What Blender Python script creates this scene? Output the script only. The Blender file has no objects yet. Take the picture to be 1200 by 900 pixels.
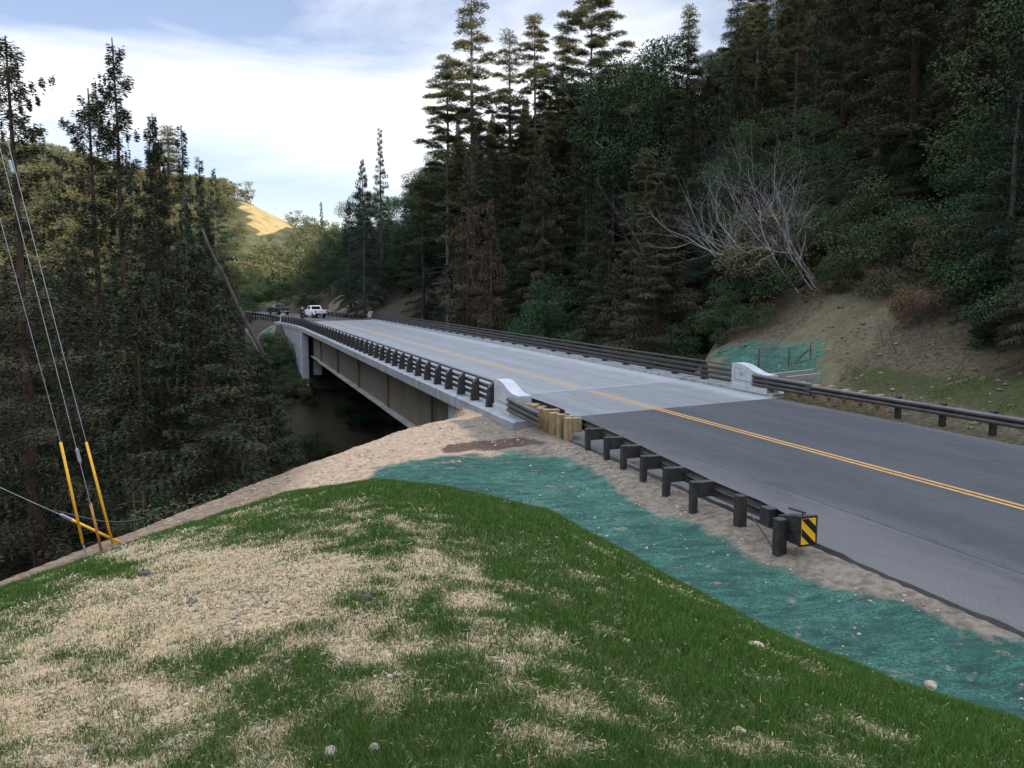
import bpy, bmesh, math, random
import numpy as np
from mathutils import Vector, Matrix

random.seed(7)
SC = bpy.context.scene
COL = SC.collection
RAD = math.radians

# ------------------------------------------------------------------ camera
CAM_H = 4.2
FPX = 970.0
PITCH = math.atan(110 / FPX)
cd = bpy.data.cameras.new('camera')
cam = bpy.data.objects.new('camera', cd)
COL.objects.link(cam)
cam.location = (0, 0, CAM_H)
cam.rotation_euler = (math.pi / 2 - PITCH, 0, 0)
cd.sensor_width = 36
cd.lens = FPX / 1200 * 36
cd.clip_start = 0.1
cd.clip_end = 3000
SC.camera = cam

# ------------------------------------------------------------------ world, sun, exposure
SKX = 4.1
SUN_EL = RAD(14)
SUN_TRAVEL = Vector((-0.40, 0.917, 0)).normalized()       # the way the light travels over the ground
w = bpy.data.worlds.new('World')
SC.world = w
w.use_nodes = True
nt = w.node_tree
nt.nodes.clear()
N_ = nt.nodes.new
L_ = nt.links.new
sky = N_('ShaderNodeTexSky')
sky.sky_type = 'NISHITA'
sky.sun_disc = False
sky.sun_elevation = SUN_EL
sky.sun_rotation = math.atan2(-SUN_TRAVEL.x, -SUN_TRAVEL.y)
sky.air_density = 1.0
sky.dust_density = 0.2
tc = N_('ShaderNodeTexCoord')
sep = N_('ShaderNodeSeparateXYZ')
L_(tc.outputs['Generated'], sep.inputs[0])


def wmath(op, a, b=None, clamp=False):
    n = N_('ShaderNodeMath')
    n.operation = op
    n.use_clamp = clamp
    for i, v in enumerate((a, b)):
        if v is None:
            continue
        if isinstance(v, (int, float)):
            n.inputs[i].default_value = v
        else:
            L_(v, n.inputs[i])
    return n.outputs[0]


zc = wmath('MAXIMUM', sep.outputs[2], 0.0)
mp = N_('ShaderNodeMapping')
mp.inputs['Rotation'].default_value = (0, RAD(4), 0)
mp.inputs['Scale'].default_value = (2.1, 1.2, 7.5)
mp.inputs['Location'].default_value = (SKX, 0.4, 0.15)
L_(tc.outputs['Generated'], mp.inputs[0])
n1 = N_('ShaderNodeTexNoise')
n1.inputs['Scale'].default_value = 1.25
n1.inputs['Detail'].default_value = 9
n1.inputs['Roughness'].default_value = 0.52
n1.inputs['Distortion'].default_value = 0.5
L_(mp.outputs[0], n1.inputs['Vector'])


def wstep(v, a, b, lo=0.0, hi=1.0):
    o = N_('ShaderNodeMapRange')
    o.interpolation_type = 'SMOOTHSTEP'
    L_(v, o.inputs[0])
    for i_, k_ in enumerate((a, b, lo, hi)):
        o.inputs[i_ + 1].default_value = k_
    return o.outputs[0]


bias = wmath('ADD', wmath('MULTIPLY', wmath('MULTIPLY', wstep(zc, 0.09, 0.20), wstep(zc, 0.30, 0.20)), 0.34), -0.045)
over = wmath('MULTIPLY', wstep(zc, 0.36, 0.55), 0.22)
cov = wmath('ADD', n1.outputs['Fac'], wmath('ADD', bias, over))
ramp = N_('ShaderNodeValToRGB')
ramp.color_ramp.elements[0].position = 0.42
ramp.color_ramp.elements[1].position = 0.70
L_(cov, ramp.inputs[0])
mixc = N_('ShaderNodeMix')
mixc.data_type = 'RGBA'
L_(wmath('ADD', wmath('MULTIPLY', ramp.outputs[0], 0.86), 0.12), mixc.inputs[0])
tint = N_('ShaderNodeMix')
tint.data_type = 'RGBA'
tint.blend_type = 'MULTIPLY'
tint.inputs[0].default_value = 1.0
L_(sky.outputs[0], tint.inputs[6])
tint.inputs[7].default_value = (1.12, 1.07, 1.30, 1)
L_(tint.outputs[2], mixc.inputs[6])
# thick cloud is brighter overhead than near the horizon
up = N_('ShaderNodeMapRange')
up.interpolation_type = 'SMOOTHSTEP'
L_(zc, up.inputs[0])
up.inputs[1].default_value = 0.30
up.inputs[2].default_value = 0.85
cl = N_('ShaderNodeMix')
cl.data_type = 'RGBA'
cl.inputs[6].default_value = (11.6, 11.8, 12.2, 1)
cl.inputs[7].default_value = (26.5, 30.5, 37.5, 1)
L_(up.outputs[0], cl.inputs[0])
L_(cl.outputs[2], mixc.inputs[7])

bg = N_('ShaderNodeBackground')
bg.inputs['Strength'].default_value = 0.085
L_(mixc.outputs[2], bg.inputs[0])
wo = N_('ShaderNodeOutputWorld')
L_(bg.outputs[0], wo.inputs[0])

sd = bpy.data.lights.new('sun', 'SUN')
sd.energy = 4.2
sd.angle = RAD(0.53)
sd.color = (1.0, 0.84, 0.62)
sun = bpy.data.objects.new('sun', sd)
COL.objects.link(sun)
sun.location = (0, 0, 60)
ldir = Vector((SUN_TRAVEL.x * math.cos(SUN_EL), SUN_TRAVEL.y * math.cos(SUN_EL), -math.sin(SUN_EL)))
sun.rotation_euler = ldir.to_track_quat('-Z', 'Y').to_euler()

SC.view_settings.view_transform = 'Standard'
SC.view_settings.look = 'None'
SC.view_settings.gamma = 1
SC.view_settings.exposure = 0.37
SC.render.engine = 'CYCLES'
SC.cycles.use_denoising = True
SC.cycles.max_bounces = 5
SC.cycles.diffuse_bounces = 3
SC.cycles.glossy_bounces = 2
SC.cycles.transmission_bounces = 2
SC.cycles.use_adaptive_sampling = True

# ------------------------------------------------------------------ frames
VPD = np.array([-0.33320893, 0.94285301])                 # road direction
NRM = np.array([VPD[1], -VPD[0]])                         # to the right of the road
RZ = math.atan2(-VPD[0], VPD[1])
CP, SP = math.cos(PITCH), math.sin(PITCH)


def ray(u, v):
    yc = 450 - v
    return ((u - 600), FPX * CP + yc * SP, -FPX * SP + yc * CP)


def at(u, v, z):
    """world point at height z seen at photo pixel u, v"""
    r = ray(u, v)
    k = (z - CAM_H) / r[2]
    return Vector((r[0] * k, r[1] * k, z))


def at_y(u, v, y):
    r = ray(u, v)
    k = y / r[1]
    return Vector((r[0] * k, y, CAM_H + r[2] * k))


def proj(x, y, z):
    d = y * CP - (z - CAM_H) * SP
    h = y * SP + (z - CAM_H) * CP
    d = np.where(np.abs(d) < 1e-3, 1e-3, d)
    return 600 + FPX * x / d, 450 - FPX * h / d


def st(x, y):
    return x * VPD[0] + y * VPD[1], x * NRM[0] + y * NRM[1]


def P(t, s, z=0.0):
    return Vector((s * VPD[0] + t * NRM[0], s * VPD[1] + t * NRM[1], z))


# ------------------------------------------------------------------ numpy noise
def _hash(ix, iy, seed):
    n = (ix * 374761393 + iy * 668265263 + seed * 974634541) & 0xFFFFFFFF
    n = ((n ^ (n >> 13)) * 1274126177) & 0xFFFFFFFF
    return ((n ^ (n >> 16)) & 0xFFFF) / 65535.0


def vnoise(x, y, seed=0):
    x = np.asarray(x, float)
    y = np.asarray(y, float)
    ix = np.floor(x).astype(np.int64)
    iy = np.floor(y).astype(np.int64)
    fx = x - ix
    fy = y - iy
    fx = fx * fx * (3 - 2 * fx)
    fy = fy * fy * (3 - 2 * fy)
    a = _hash(ix, iy, seed)
    b = _hash(ix + 1, iy, seed)
    c = _hash(ix, iy + 1, seed)
    d = _hash(ix + 1, iy + 1, seed)
    return (a + (b - a) * fx) * (1 - fy) + (c + (d - c) * fx) * fy


def fbm(x, y, o=4, seed=0):
    s, a, t = 0, 1.0, 0
    for i in range(o):
        s = s + a * vnoise(x * 2 ** i, y * 2 ** i, seed + i)
        t += a
        a *= 0.5
    return s / t


def sstep(a, b, x):
    q = np.clip((x - a) / (b - a), 0, 1)
    return q * q * (3 - 2 * q)


def smax(a, b, k):
    h = np.clip(0.5 + 0.5 * (a - b) / k, 0, 1)
    return b * (1 - h) + a * h + k * h * (1 - h)


# ------------------------------------------------------------------ terrain height
MOUND_PX = [(-250, 760), (0, 695), (150, 640), (330, 583), (440, 566), (520, 573), (640, 600), (760, 663), (900, 740), (1050, 800), (1200, 850), (1350, 900)]
_az, _kk = [], []
for (u_, v_) in MOUND_PX:
    r_ = ray(u_, v_)
    sl = -r_[2] / math.hypot(r_[0], r_[1])
    _az.append(math.atan2(r_[0], r_[1]))
    _kk.append(sl * sl / 6.4)
_az = [-math.pi, -1.6] + _az + [1.6, math.pi]
_kk = [0.001, 0.010] + _kk + [0.030, 0.001]
HILL_PX = [(-200, 160), (0, 166), (60, 168), (150, 185), (240, 206), (262, 210), (290, 220), (345, 248), (362, 262), (420, 285), (520, 300), (900, 300)]
_ha = [ray(u_, v_)[0] / ray(u_, v_)[1] for u_, v_ in HILL_PX]
_hz = [4.2 + ray(u_, v_)[2] / ray(u_, v_)[1] * 300 - 4 for u_, v_ in HILL_PX]


def road_shift(s):
    return np.maximum(0, s - 100) ** 2 / 400.0


def left_edge_t(s):
    """outer line of the bridge's left edge, flared at the far end"""
    return 8.48 - 1.7 * np.clip((s - 92) / 20, 0, 1) ** 2


def H(x, y, detail=True):
    x = np.asarray(x, float)
    y = np.asarray(y, float)
    s, t = st(x, y)
    te = t + road_shift(s)
    ur = te - 20.7
    ul = 9.15 - te
    # right hillside
    bank = np.interp(ur, [0, 0.8, 3.0, 6.0, 9.0, 14, 30, 60, 110, 250], [-0.02, 0.08, 0.9, 2.3, 4.2, 7.0, 16.5, 33, 52, 60])
    farb = np.interp(ur, [0, 1.0, 4.0, 10, 30, 60, 110, 250], [-0.1, 0.1, 1.9, 5.2, 16.5, 33, 52, 60])
    zr = (bank + (farb - bank) * sstep(50, 90, s)) * (1 - sstep(150, 215, s))
    # left side
    zl_n = np.interp(ul, [0, 0.4, 1.2, 4.0], [-0.03, -0.06, -0.22, -0.3]) - 0.075 * np.maximum(0, ul - 4) ** 1.12
    zl_f = -0.05 - 0.55 * np.maximum(0, ul - 1.6)
    zl = zl_n + (zl_f - zl_n) * sstep(60, 90, s)
    zl = np.maximum(zl, -24)
    z = np.where(ur > 0, zr, np.where(ul > 0, zl, -0.02 - 0.14 * np.clip(np.minimum(-ur, -ul) / 0.25, 0, 1) - 0.25 * sstep(90, 110, s)))
    # ravine
    se = np.interp(t, [-40, -24, -10, -4, -2, 1.5, 6, 8.2, 8.8, 20.6, 21.4, 26, 35, 60, 120], [-13, 1, 11.5, 17.2, 19.2, 22.4, 26.5, 28, 31.5, 33, 34.5, 38.5, 44, 58, 90])
    sf = np.interp(t, [-80, -40, 5, 8, 21, 30, 60, 120], [180, 150, 110, 107, 112, 110, 100, 95])
    dn = s - se
    df = sf - s
    dmax = np.interp(t, [-60, 0, 22, 40, 70, 120], [24, 23, 22, 17, 9, 3])
    cut = np.minimum(np.maximum(dn, 0) * 0.75, np.maximum(df, 0) * 0.52)
    cut = dmax * (1 - np.exp(-np.maximum(cut, 0) / dmax * 1.25))
    z = z - cut
    z = np.maximum(z, -26)
    # far hill on the left
    a = x / np.maximum(y, 30)
    crest = np.interp(a, _ha, _hz)
    yr = np.sqrt(np.maximum(y, 0) ** 2 + 0.15 * x ** 2)
    face = sstep(165, 315, yr)
    zh = -6 + (crest + 6) * face
    zh = np.where(y > 120, zh + 5 * (fbm(x / 34, y / 34, 3, 5) - 0.5) * sstep(170, 220, yr) * sstep(0, 60, 330 - yr), -60)
    hm = np.maximum(sstep(0, 14, -ur), sstep(165, 190, s))
    zh = -60 + (zh + 60) * hm
    z = smax(z, zh, 4.0)
    # mound under the viewer
    r = np.hypot(x, y)
    k = np.interp(np.arctan2(x, y), _az, _kk)
    zm = 2.6 - k * r * r
    z = smax(z, zm, 0.35)
    # ridge behind the viewer that keeps the valley in shade
    q = x * SUN_TRAVEL.x + y * SUN_TRAVEL.y
    pq = x * SUN_TRAVEL.y - y * SUN_TRAVEL.x
    top = 92 + 5 * (fbm(pq / 40, pq * 0 + 3.3, 3, 9) - 0.5)
    ridge = top * np.exp(-((q + 170) / 62) ** 2)
    z = np.where(q < -20, smax(z, ridge, 3.0), z)
    if detail:
        bk = sstep(1.0, 3.0, ur) * sstep(55, 40, s) * sstep(-30, -10, s) * sstep(70, 55, np.hypot(x, y))
        z = z + bk * (0.75 * (fbm(x / 2.2, y / 2.2, 4, 11) - 0.5) + 0.35 * (np.abs(fbm(t * 0.25, s / 0.9, 3, 12) - 0.5) * 2 - 0.3))
        near = sstep(60, 25, r)
        off = sstep(0.1, 0.6, np.maximum(ur, ul))
        z = z + off * near * (0.12 * (fbm(x / 1.6, y / 1.6, 3, 1) - 0.5) + 0.060 * (fbm(x * 3.1, y * 3.1, 3, 2) - 0.5))
        z = z + off * (1 - near) * 1.0 * (fbm(x / 7, y / 7, 3, 3) - 0.5)
    return z


def h1(x, y):
    return float(H(np.array([x]), np.array([y]))[0])


def ground_at(u, v):
    """where the ground is seen at photo pixel u, v"""
    r = np.array(ray(u, v))
    ks = np.concatenate([np.arange(1.5, 40, 0.05), np.arange(40, 300, 0.5)]) / r[1]
    pts = r[None, :] * ks[:, None]
    hz = H(pts[:, 0], pts[:, 1])
    below = np.nonzero(pts[:, 2] + CAM_H < hz)[0]
    i = below[0] if len(below) else len(ks) - 1
    return Vector((pts[i, 0], pts[i, 1], hz[i]))


# ------------------------------------------------------------------ materials
def nodes_of(name):
    m = bpy.data.materials.new(name)
    m.use_nodes = True
    t = m.node_tree
    b = t.nodes['Principled BSDF']
    return m, t, b


class NT:
    """short hand for a node tree"""

    def __init__(self, t):
        self.t = t

    def n(self, kind, **kw):
        o = self.t.nodes.new(kind)
        for k, v in kw.items():
            setattr(o, k, v)
        return o

    def put(self, sock, v):
        if v is None:
            return
        if hasattr(v, 'is_linked'):
            self.t.links.new(v, sock)
        else:
            if isinstance(v, tuple) and len(v) == 3 and sock.type == 'RGBA':
                v = (*v, 1)
            sock.default_value = v

    def math(self, op, a, b=None, clamp=False):
        o = self.n('ShaderNodeMath', operation=op, use_clamp=clamp)
        self.put(o.inputs[0], a)
        self.put(o.inputs[1], b)
        return o.outputs[0]

    def mix(self, f, a, b):
        o = self.n('ShaderNodeMix', data_type='RGBA')
        self.put(o.inputs[0], f)
        self.put(o.inputs[6], a)
        self.put(o.inputs[7], b)
        return o.outputs[2]

    def noise(self, vec, scale, detail=4, rough=0.55, dist=0.0):
        o = self.n('ShaderNodeTexNoise')
        self.put(o.inputs['Vector'], vec)
        o.inputs['Scale'].default_value = scale
        o.inputs['Detail'].default_value = detail
        o.inputs['Roughness'].default_value = rough
        o.inputs['Distortion'].default_value = dist
        return o.outputs['Fac']

    def step(self, v, a, b):
        o = self.n('ShaderNodeMapRange', interpolation_type='SMOOTHSTEP')
        self.put(o.inputs[0], v)
        o.inputs[1].default_value = a
        o.inputs[2].default_value = b
        return o.outputs[0]

    def attr(self, name):
        return self.n('ShaderNodeAttribute', attribute_name=name).outputs['Fac']

    def pos(self, which='Object'):
        return self.n('ShaderNodeTexCoord').outputs[which]

    def stretch(self, vec, sc, rot=(0, 0, 0)):
        o = self.n('ShaderNodeMapping')
        self.put(o.inputs[0], vec)
        o.inputs['Scale'].default_value = sc
        o.inputs['Rotation'].default_value = rot
        return o.outputs[0]

    def bump(self, h, strength, dist=0.02):
        o = self.n('ShaderNodeBump')
        o.inputs['Strength'].default_value = strength
        o.inputs['Distance'].default_value = dist
        self.put(o.inputs['Height'], h)
        return o.outputs[0]


def M(name, c1, c2=None, rough=0.8, scale=4.0, metal=0.0, bump=0.3, bscale=30.0, stretch=None, bdist=0.01, spec=0.3, stain=0.0):
    """a surface of two blotchy tones with fine relief"""
    m, t, b = nodes_of(name)
    q = NT(t)
    c2 = c2 or tuple(c * 0.7 for c in c1)
    v = q.pos()
    if stretch:
        v = q.stretch(v, stretch)
    f = q.step(q.noise(v, scale, 6, 0.6), 0.32, 0.68)
    c = q.mix(f, c1, c2)
    if stain:
        # dirt run down by rain, and fine speckle
        sv = q.noise(q.stretch(v, (3.2, 3.2, 0.35)), 1.0, 6, 0.7, 0.3)
        c = q.mix(q.math('MULTIPLY', q.step(sv, 0.50, 0.72), stain), c, tuple(k * 0.42 for k in c2))
        c = q.mix(q.math('MULTIPLY', q.step(q.noise(v, 45.0, 3, 0.7), 0.56, 0.66), stain * 0.6), c, tuple(k * 0.55 for k in c2))
    q.put(b.inputs['Base Color'], c)
    b.inputs['Roughness'].default_value = rough
    b.inputs['Metallic'].default_value = metal
    b.inputs['Specular IOR Level'].default_value = spec
    if bump:
        q.put(b.inputs['Normal'], q.bump(q.noise(v, bscale, 5, 0.6), bump, bdist))
    return m


def leaf_mat(name, dark, light, dry=None):
    m, t, b = nodes_of(name)
    q = NT(t)
    f = q.attr('rnd')
    c = q.mix(f, dark, light)
    if dry:
        oi = q.n('ShaderNodeObjectInfo').outputs['Random']
        c = q.mix(q.step(q.math('ADD', q.math('MULTIPLY', oi, 0.8), q.math('MULTIPLY', q.attr('rnd2'), 0.4)), 0.45, 1.1), c, dry)
    q.put(b.inputs['Base Color'], c)
    b.inputs['Roughness'].default_value = 0.8
    b.inputs['Specular IOR Level'].default_value = 0.03
    return m


MT = {}
MT['concrete'] = M('concrete', (0.29, 0.295, 0.30), (0.21, 0.215, 0.22), 0.85, 1.6, bump=0.25, bscale=22, stain=0.6)
MT['concrete_white'] = M('pale_concrete', (0.43, 0.44, 0.455), (0.34, 0.35, 0.36), 0.8, 2.2, bump=0.2, bscale=30, stain=0.35)
MT['concrete_dark'] = M('dark_grey_concrete', (0.22, 0.21, 0.20), (0.15, 0.14, 0.13), 0.9, 0.8)  # darker grey for the far abutment wall and the year figures
MT['weathering'] = M('weathering_steel', (0.165, 0.136, 0.102), (0.120, 0.099, 0.075), 0.65, 0.7, metal=0.0, bump=0.1, stain=0.5)
MT['flange'] = M('dusty_skylit_flange_steel', (0.36, 0.35, 0.33), (0.22, 0.21, 0.19), 0.8, 0.9, bump=0.1)  # dust, and skylight on the top face put into the colour
MT['rail'] = M('brown_stained_steel', (0.040, 0.033, 0.031), (0.024, 0.020, 0.019), 0.5, 3.0, bump=0.1, spec=0.5)
MT['beam'] = M('stained_beam_steel', (0.066, 0.059, 0.056), (0.036, 0.031, 0.030), 0.5, 2.0, bump=0.1, spec=0.5)
MT['tan_wood'] = M('tan_timber', (0.34, 0.25, 0.13), (0.20, 0.14, 0.07), 0.85, 5.0, stretch=(6, 6, 1.0), bump=0.4, bscale=14, stain=0.5)
MT['dark_wood'] = M('dark_timber', (0.050, 0.038, 0.030), (0.028, 0.021, 0.017), 0.8, 5.0, stretch=(6, 6, 1.0), bump=0.4, bscale=14)
MT['board'] = M('grey_weathered_board', (0.26, 0.24, 0.22), (0.17, 0.155, 0.14), 0.85, 4.0, stretch=(1, 6, 6), bump=0.3)
MT['black_box'] = M('black_painted_steel', (0.042, 0.038, 0.037), (0.022, 0.020, 0.020), 0.55, 7.0, bump=0.12, stain=0.5)
MT['rust'] = M('rusty_steel', (0.13, 0.06, 0.04), (0.08, 0.04, 0.03), 0.8, 6.0)
MT['galv'] = M('galvanised_steel', (0.32, 0.33, 0.35), (0.24, 0.25, 0.27), 0.4, 8.0, metal=0.5, bump=0.05)
MT['guy_yellow'] = M('yellow_plastic_guard', (0.78, 0.42, 0.03), (0.68, 0.34, 0.02), 0.5, 3.0, bump=0.0)
MT['guy_dull'] = M('dull_orange_guard', (0.40, 0.20, 0.04), (0.30, 0.14, 0.03), 0.6, 3.0, bump=0.0)
MT['hose'] = M('black_hose', (0.03, 0.03, 0.035), None, 0.5, 5.0, bump=0.0)
MT['rock'] = M('tan_rock', (0.34, 0.29, 0.22), (0.20, 0.17, 0.13), 0.9, 9.0, bump=0.6, bscale=25)
MT['clod'] = M('pale_clod', (0.46, 0.38, 0.27), (0.30, 0.24, 0.17), 0.95, 12.0, bump=0.6, bscale=25)
MT['rock_dark'] = M('dark_rock', (0.085, 0.083, 0.078), (0.05, 0.048, 0.045), 0.9, 9.0, bump=0.6, bscale=25)
MT['bark_red'] = M('redwood_bark', (0.150, 0.094, 0.070), (0.080, 0.050, 0.040), 0.95, 3.0, stretch=(5, 5, 0.7), bump=0.8, bscale=6, bdist=0.05)
MT['bark_grey'] = M('grey_bark', (0.14, 0.125, 0.115), (0.075, 0.066, 0.06), 0.95, 3.0, stretch=(4, 4, 0.8), bump=0.7, bscale=6, bdist=0.05)
MT['bark_pale'] = M('pale_bark', (0.44, 0.42, 0.40), (0.28, 0.265, 0.255), 0.9, 2.5, stretch=(2, 2, 0.7), bump=0.3)
MT['bark_tan'] = M('tan_bark', (0.23, 0.155, 0.09), (0.13, 0.085, 0.05), 0.95, 3.0, stretch=(5, 5, 0.7), bump=0.7, bscale=6, bdist=0.04)
MT['lf_redwood'] = leaf_mat('redwood_needles', (0.031, 0.040, 0.024), (0.090, 0.099, 0.054), (0.103, 0.090, 0.056))
MT['lf_fir'] = leaf_mat('fir_needles', (0.021, 0.037, 0.027), (0.058, 0.085, 0.052), (0.055, 0.069, 0.045))
MT['lf_pine'] = leaf_mat('pine_needles', (0.046, 0.056, 0.029), (0.135, 0.143, 0.068), (0.121, 0.109, 0.054))
MT['lf_oak'] = leaf_mat('oak_leaves', (0.028, 0.041, 0.020), (0.087, 0.107, 0.049), (0.096, 0.087, 0.047))
MT['lf_bay'] = leaf_mat('bay_leaves', (0.020, 0.038, 0.020), (0.058, 0.097, 0.043), (0.050, 0.072, 0.032))
MT['lf_far'] = leaf_mat('hill_leaves', (0.052, 0.065, 0.034), (0.123, 0.137, 0.069), (0.146, 0.129, 0.067))
MT['lf_brown'] = leaf_mat('brown_needles', (0.060, 0.051, 0.033), (0.151, 0.119, 0.075))
MT['lf_dry'] = leaf_mat('dry_leaves', (0.093, 0.064, 0.041), (0.202, 0.135, 0.080))
MT['white_paint'] = M('white_car_paint', (0.80, 0.81, 0.83), (0.76, 0.77, 0.80), 0.3, 1.0, bump=0.0, spec=0.5)
MT['dark_paint'] = M('charcoal_car_paint', (0.045, 0.048, 0.055), (0.038, 0.040, 0.046), 0.3, 1.0, bump=0.0, spec=0.5)
MT['car_glass'] = M('dark_car_glass', (0.012, 0.014, 0.017), (0.010, 0.012, 0.014), 0.1, 1.0, bump=0.0, spec=0.6)
MT['rubber'] = M('tyre_rubber', (0.018, 0.018, 0.018), None, 0.8, 6.0)
MT['black_trim'] = M('black_trim', (0.02, 0.02, 0.022), None, 0.5, 6.0, bump=0.0)
MT['red_lens'] = M('red_lamp_lens', (0.55, 0.03, 0.02), (0.45, 0.02, 0.015), 0.25, 3.0, bump=0.0, spec=0.6)
MT['clear_lens'] = M('clear_lamp_lens', (0.7, 0.7, 0.68), None, 0.2, 3.0, bump=0.0, spec=0.6)
MT['plate'] = M('pale_plate', (0.6, 0.6, 0.58), (0.55, 0.55, 0.53), 0.5, 3.0, bump=0.0)
MT['skin'] = M('skin', (0.42, 0.26, 0.18), (0.38, 0.22, 0.15), 0.6, 4.0, bump=0.0)
MT['jacket'] = M('dark_jacket', (0.025, 0.026, 0.03), (0.018, 0.018, 0.02), 0.8, 6.0, bump=0.1)
MT['helmet'] = M('tan_helmet', (0.50, 0.40, 0.26), (0.45, 0.35, 0.22), 0.4, 4.0, bump=0.0)
MT['orange'] = M('orange_cloth', (0.60, 0.12, 0.03), (0.5, 0.09, 0.02), 0.7, 4.0, bump=0.0)
MT['sign_yellow'] = M('sign_yellow', (0.80, 0.42, 0.02), (0.76, 0.39, 0.02), 0.4, 2.0, bump=0.0)
MT['sign_black'] = M('sign_black', (0.012, 0.012, 0.012), None, 0.45, 2.0, bump=0.0)

# ------------------------------------------------------------------ mesh building
ORG = {}


class MB:
    """collects shapes given in one frame (t, s, z along the road, or x, y, z) and links them as ONE mesh"""

    def __init__(self):
        self.v = []
        self.f = []
        self.mi = []
        self.cur = 0

    def add(self, vs, fs):
        b = len(self.v)
        self.v += [tuple(p) for p in vs]
        self.f += [tuple(i + b for i in q) for q in fs]
        self.mi += [self.cur] * len(fs)
        return self

    def box(self, x0, x1, y0, y1, z0, z1):
        vs = [(x, y, z) for z in (z0, z1) for y in (y0, y1) for x in (x0, x1)]
        return self.add(vs, [(0, 2, 3, 1), (4, 5, 7, 6), (0, 1, 5, 4), (1, 3, 7, 5), (3, 2, 6, 7), (2, 0, 4, 6)])

    def bbox(self, x0, x1, y0, y1, z0, z1, b=0.01):
        """a box with bevelled edges"""
        bm = bmesh.new()
        bmesh.ops.create_cube(bm, size=1.0)
        for v in bm.verts:
            v.co = Vector(((x0 + x1) / 2 + v.co.x * (x1 - x0), (y0 + y1) / 2 + v.co.y * (y1 - y0), (z0 + z1) / 2 + v.co.z * (z1 - z0)))
        bmesh.ops.bevel(bm, geom=list(bm.edges), offset=b, segments=1, affect='EDGES', profile=0.5)
        bm.verts.index_update()
        self.add([v.co for v in bm.verts], [[v.index for v in f.verts] for f in bm.faces])
        bm.free()
        return self

    def prism(self, poly, f0, f1):
        """poly: list of 2-D points; f0, f1 map a 2-D point to 3-D for the two ends"""
        n = len(poly)
        vs = [f0(p) for p in poly] + [f1(p) for p in poly]
        fs = [tuple(range(n))[::-1], tuple(range(n, 2 * n))]
        fs += [(i, (i + 1) % n, n + (i + 1) % n, n + i) for i in range(n)]
        return self.add(vs, fs)

    def tube(self, pts, rad, n=6, cap=True):
        pts = [Vector(p) for p in pts]
        if not hasattr(rad, '__len__'):
            rad = [rad] * len(pts)
        vs = []
        ref = None
        for i, p in enumerate(pts):
            d = (pts[min(i + 1, len(pts) - 1)] - pts[max(i - 1, 0)])
            d = d.normalized() if d.length > 1e-9 else Vector((0, 0, 1))
            if ref is None:
                ref = Vector((1, 0, 0)) if abs(d.x) < 0.8 else Vector((0, 1, 0))
            a = (ref - d * ref.dot(d)).normalized()
            b = d.cross(a)
            ref = a
            for k in range(n):
                an = 2 * math.pi * k / n
                vs.append(p + a * (math.cos(an) * rad[i]) + b * (math.sin(an) * rad[i]))
        fs = []
        for i in range(len(pts) - 1):
            for k in range(n):
                k2 = (k + 1) % n
                fs.append((i * n + k, i * n + k2, (i + 1) * n + k2, (i + 1) * n + k))
        if cap:
            fs.append(tuple(range(n))[::-1])
            m = (len(pts) - 1) * n
            fs.append(tuple(range(m, m + n)))
        return self.add(vs, fs)

    def sweep(self, prof, path):
        """prof: closed list of (lateral, z); path: list of (t, s, z) followed in the ground plane"""
        n = len(prof)
        vs = []
        for i, (t, s, z) in enumerate(path):
            a = path[max(i - 1, 0)]
            b = path[min(i + 1, len(path) - 1)]
            dt, ds = b[0] - a[0], b[1] - a[1]
            l = math.hypot(dt, ds) or 1
            nx, ny = ds / l, -dt / l
            for (o, h) in prof:
                vs.append((t + nx * o, s + ny * o, z + h))
        fs = []
        for i in range(len(path) - 1):
            for k in range(n):
                k2 = (k + 1) % n
                fs.append((i * n + k, i * n + k2, (i + 1) * n + k2, (i + 1) * n + k))
        fs.append(tuple(range(n))[::-1])
        m = (len(path) - 1) * n
        fs.append(tuple(range(m, m + n)))
        return self.add(vs, fs)

    def build(self, name, mat, parent=None, org=None, frame=True, smooth=False, fix=True):
        o3 = ORG[parent] if parent is not None else Vector(org or (0, 0, 0))
        me = bpy.data.meshes.new(name)
        me.from_pydata([(p[0] - o3[0], p[1] - o3[1], p[2] - o3[2]) for p in self.v], [], self.f)
        mats = mat if isinstance(mat, list) else [mat]
        for m in mats:
            me.materials.append(m)
        if len(mats) > 1:
            me.polygons.foreach_set('material_index', self.mi)
        if fix:
            bm = bmesh.new()
            bm.from_mesh(me)
            bmesh.ops.recalc_face_normals(bm, faces=bm.faces)
            bm.to_mesh(me)
            bm.free()
        if smooth:
            me.polygons.foreach_set('use_smooth', [True] * len(me.polygons))
        me.update()
        o = bpy.data.objects.new(name, me)
        COL.objects.link(o)
        ORG[o] = o3
        if parent is not None:
            o.parent = parent
        elif frame:
            o.location = P(*o3)
            o.rotation_euler = (0, 0, RZ)
        else:
            o.location = o3
        return o


def tag(o, label=None, cat=None, group=None, kind=None):
    if label:
        o['label'] = label
    if cat:
        o['category'] = cat
    if group:
        o['group'] = group
    if kind:
        o['kind'] = kind
    return o


def thing(name, label, cat, org=(0, 0, 0), group=None, frame=True):
    """an Empty at the thing's base; frame: org is (t, s, z) along the road"""
    o = bpy.data.objects.new(name, None)
    o.empty_display_size = 0.3
    COL.objects.link(o)
    ORG[o] = Vector(org)
    if frame:
        o.location = P(*org)
        o.rotation_euler = (0, 0, RZ)
    else:
        o.location = org
    return tag(o, label, cat, group)


def copy_part(o, parent):
    c = o.copy()
    COL.objects.link(c)
    c.parent = parent
    ORG[c] = ORG[o]
    return c


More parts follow.
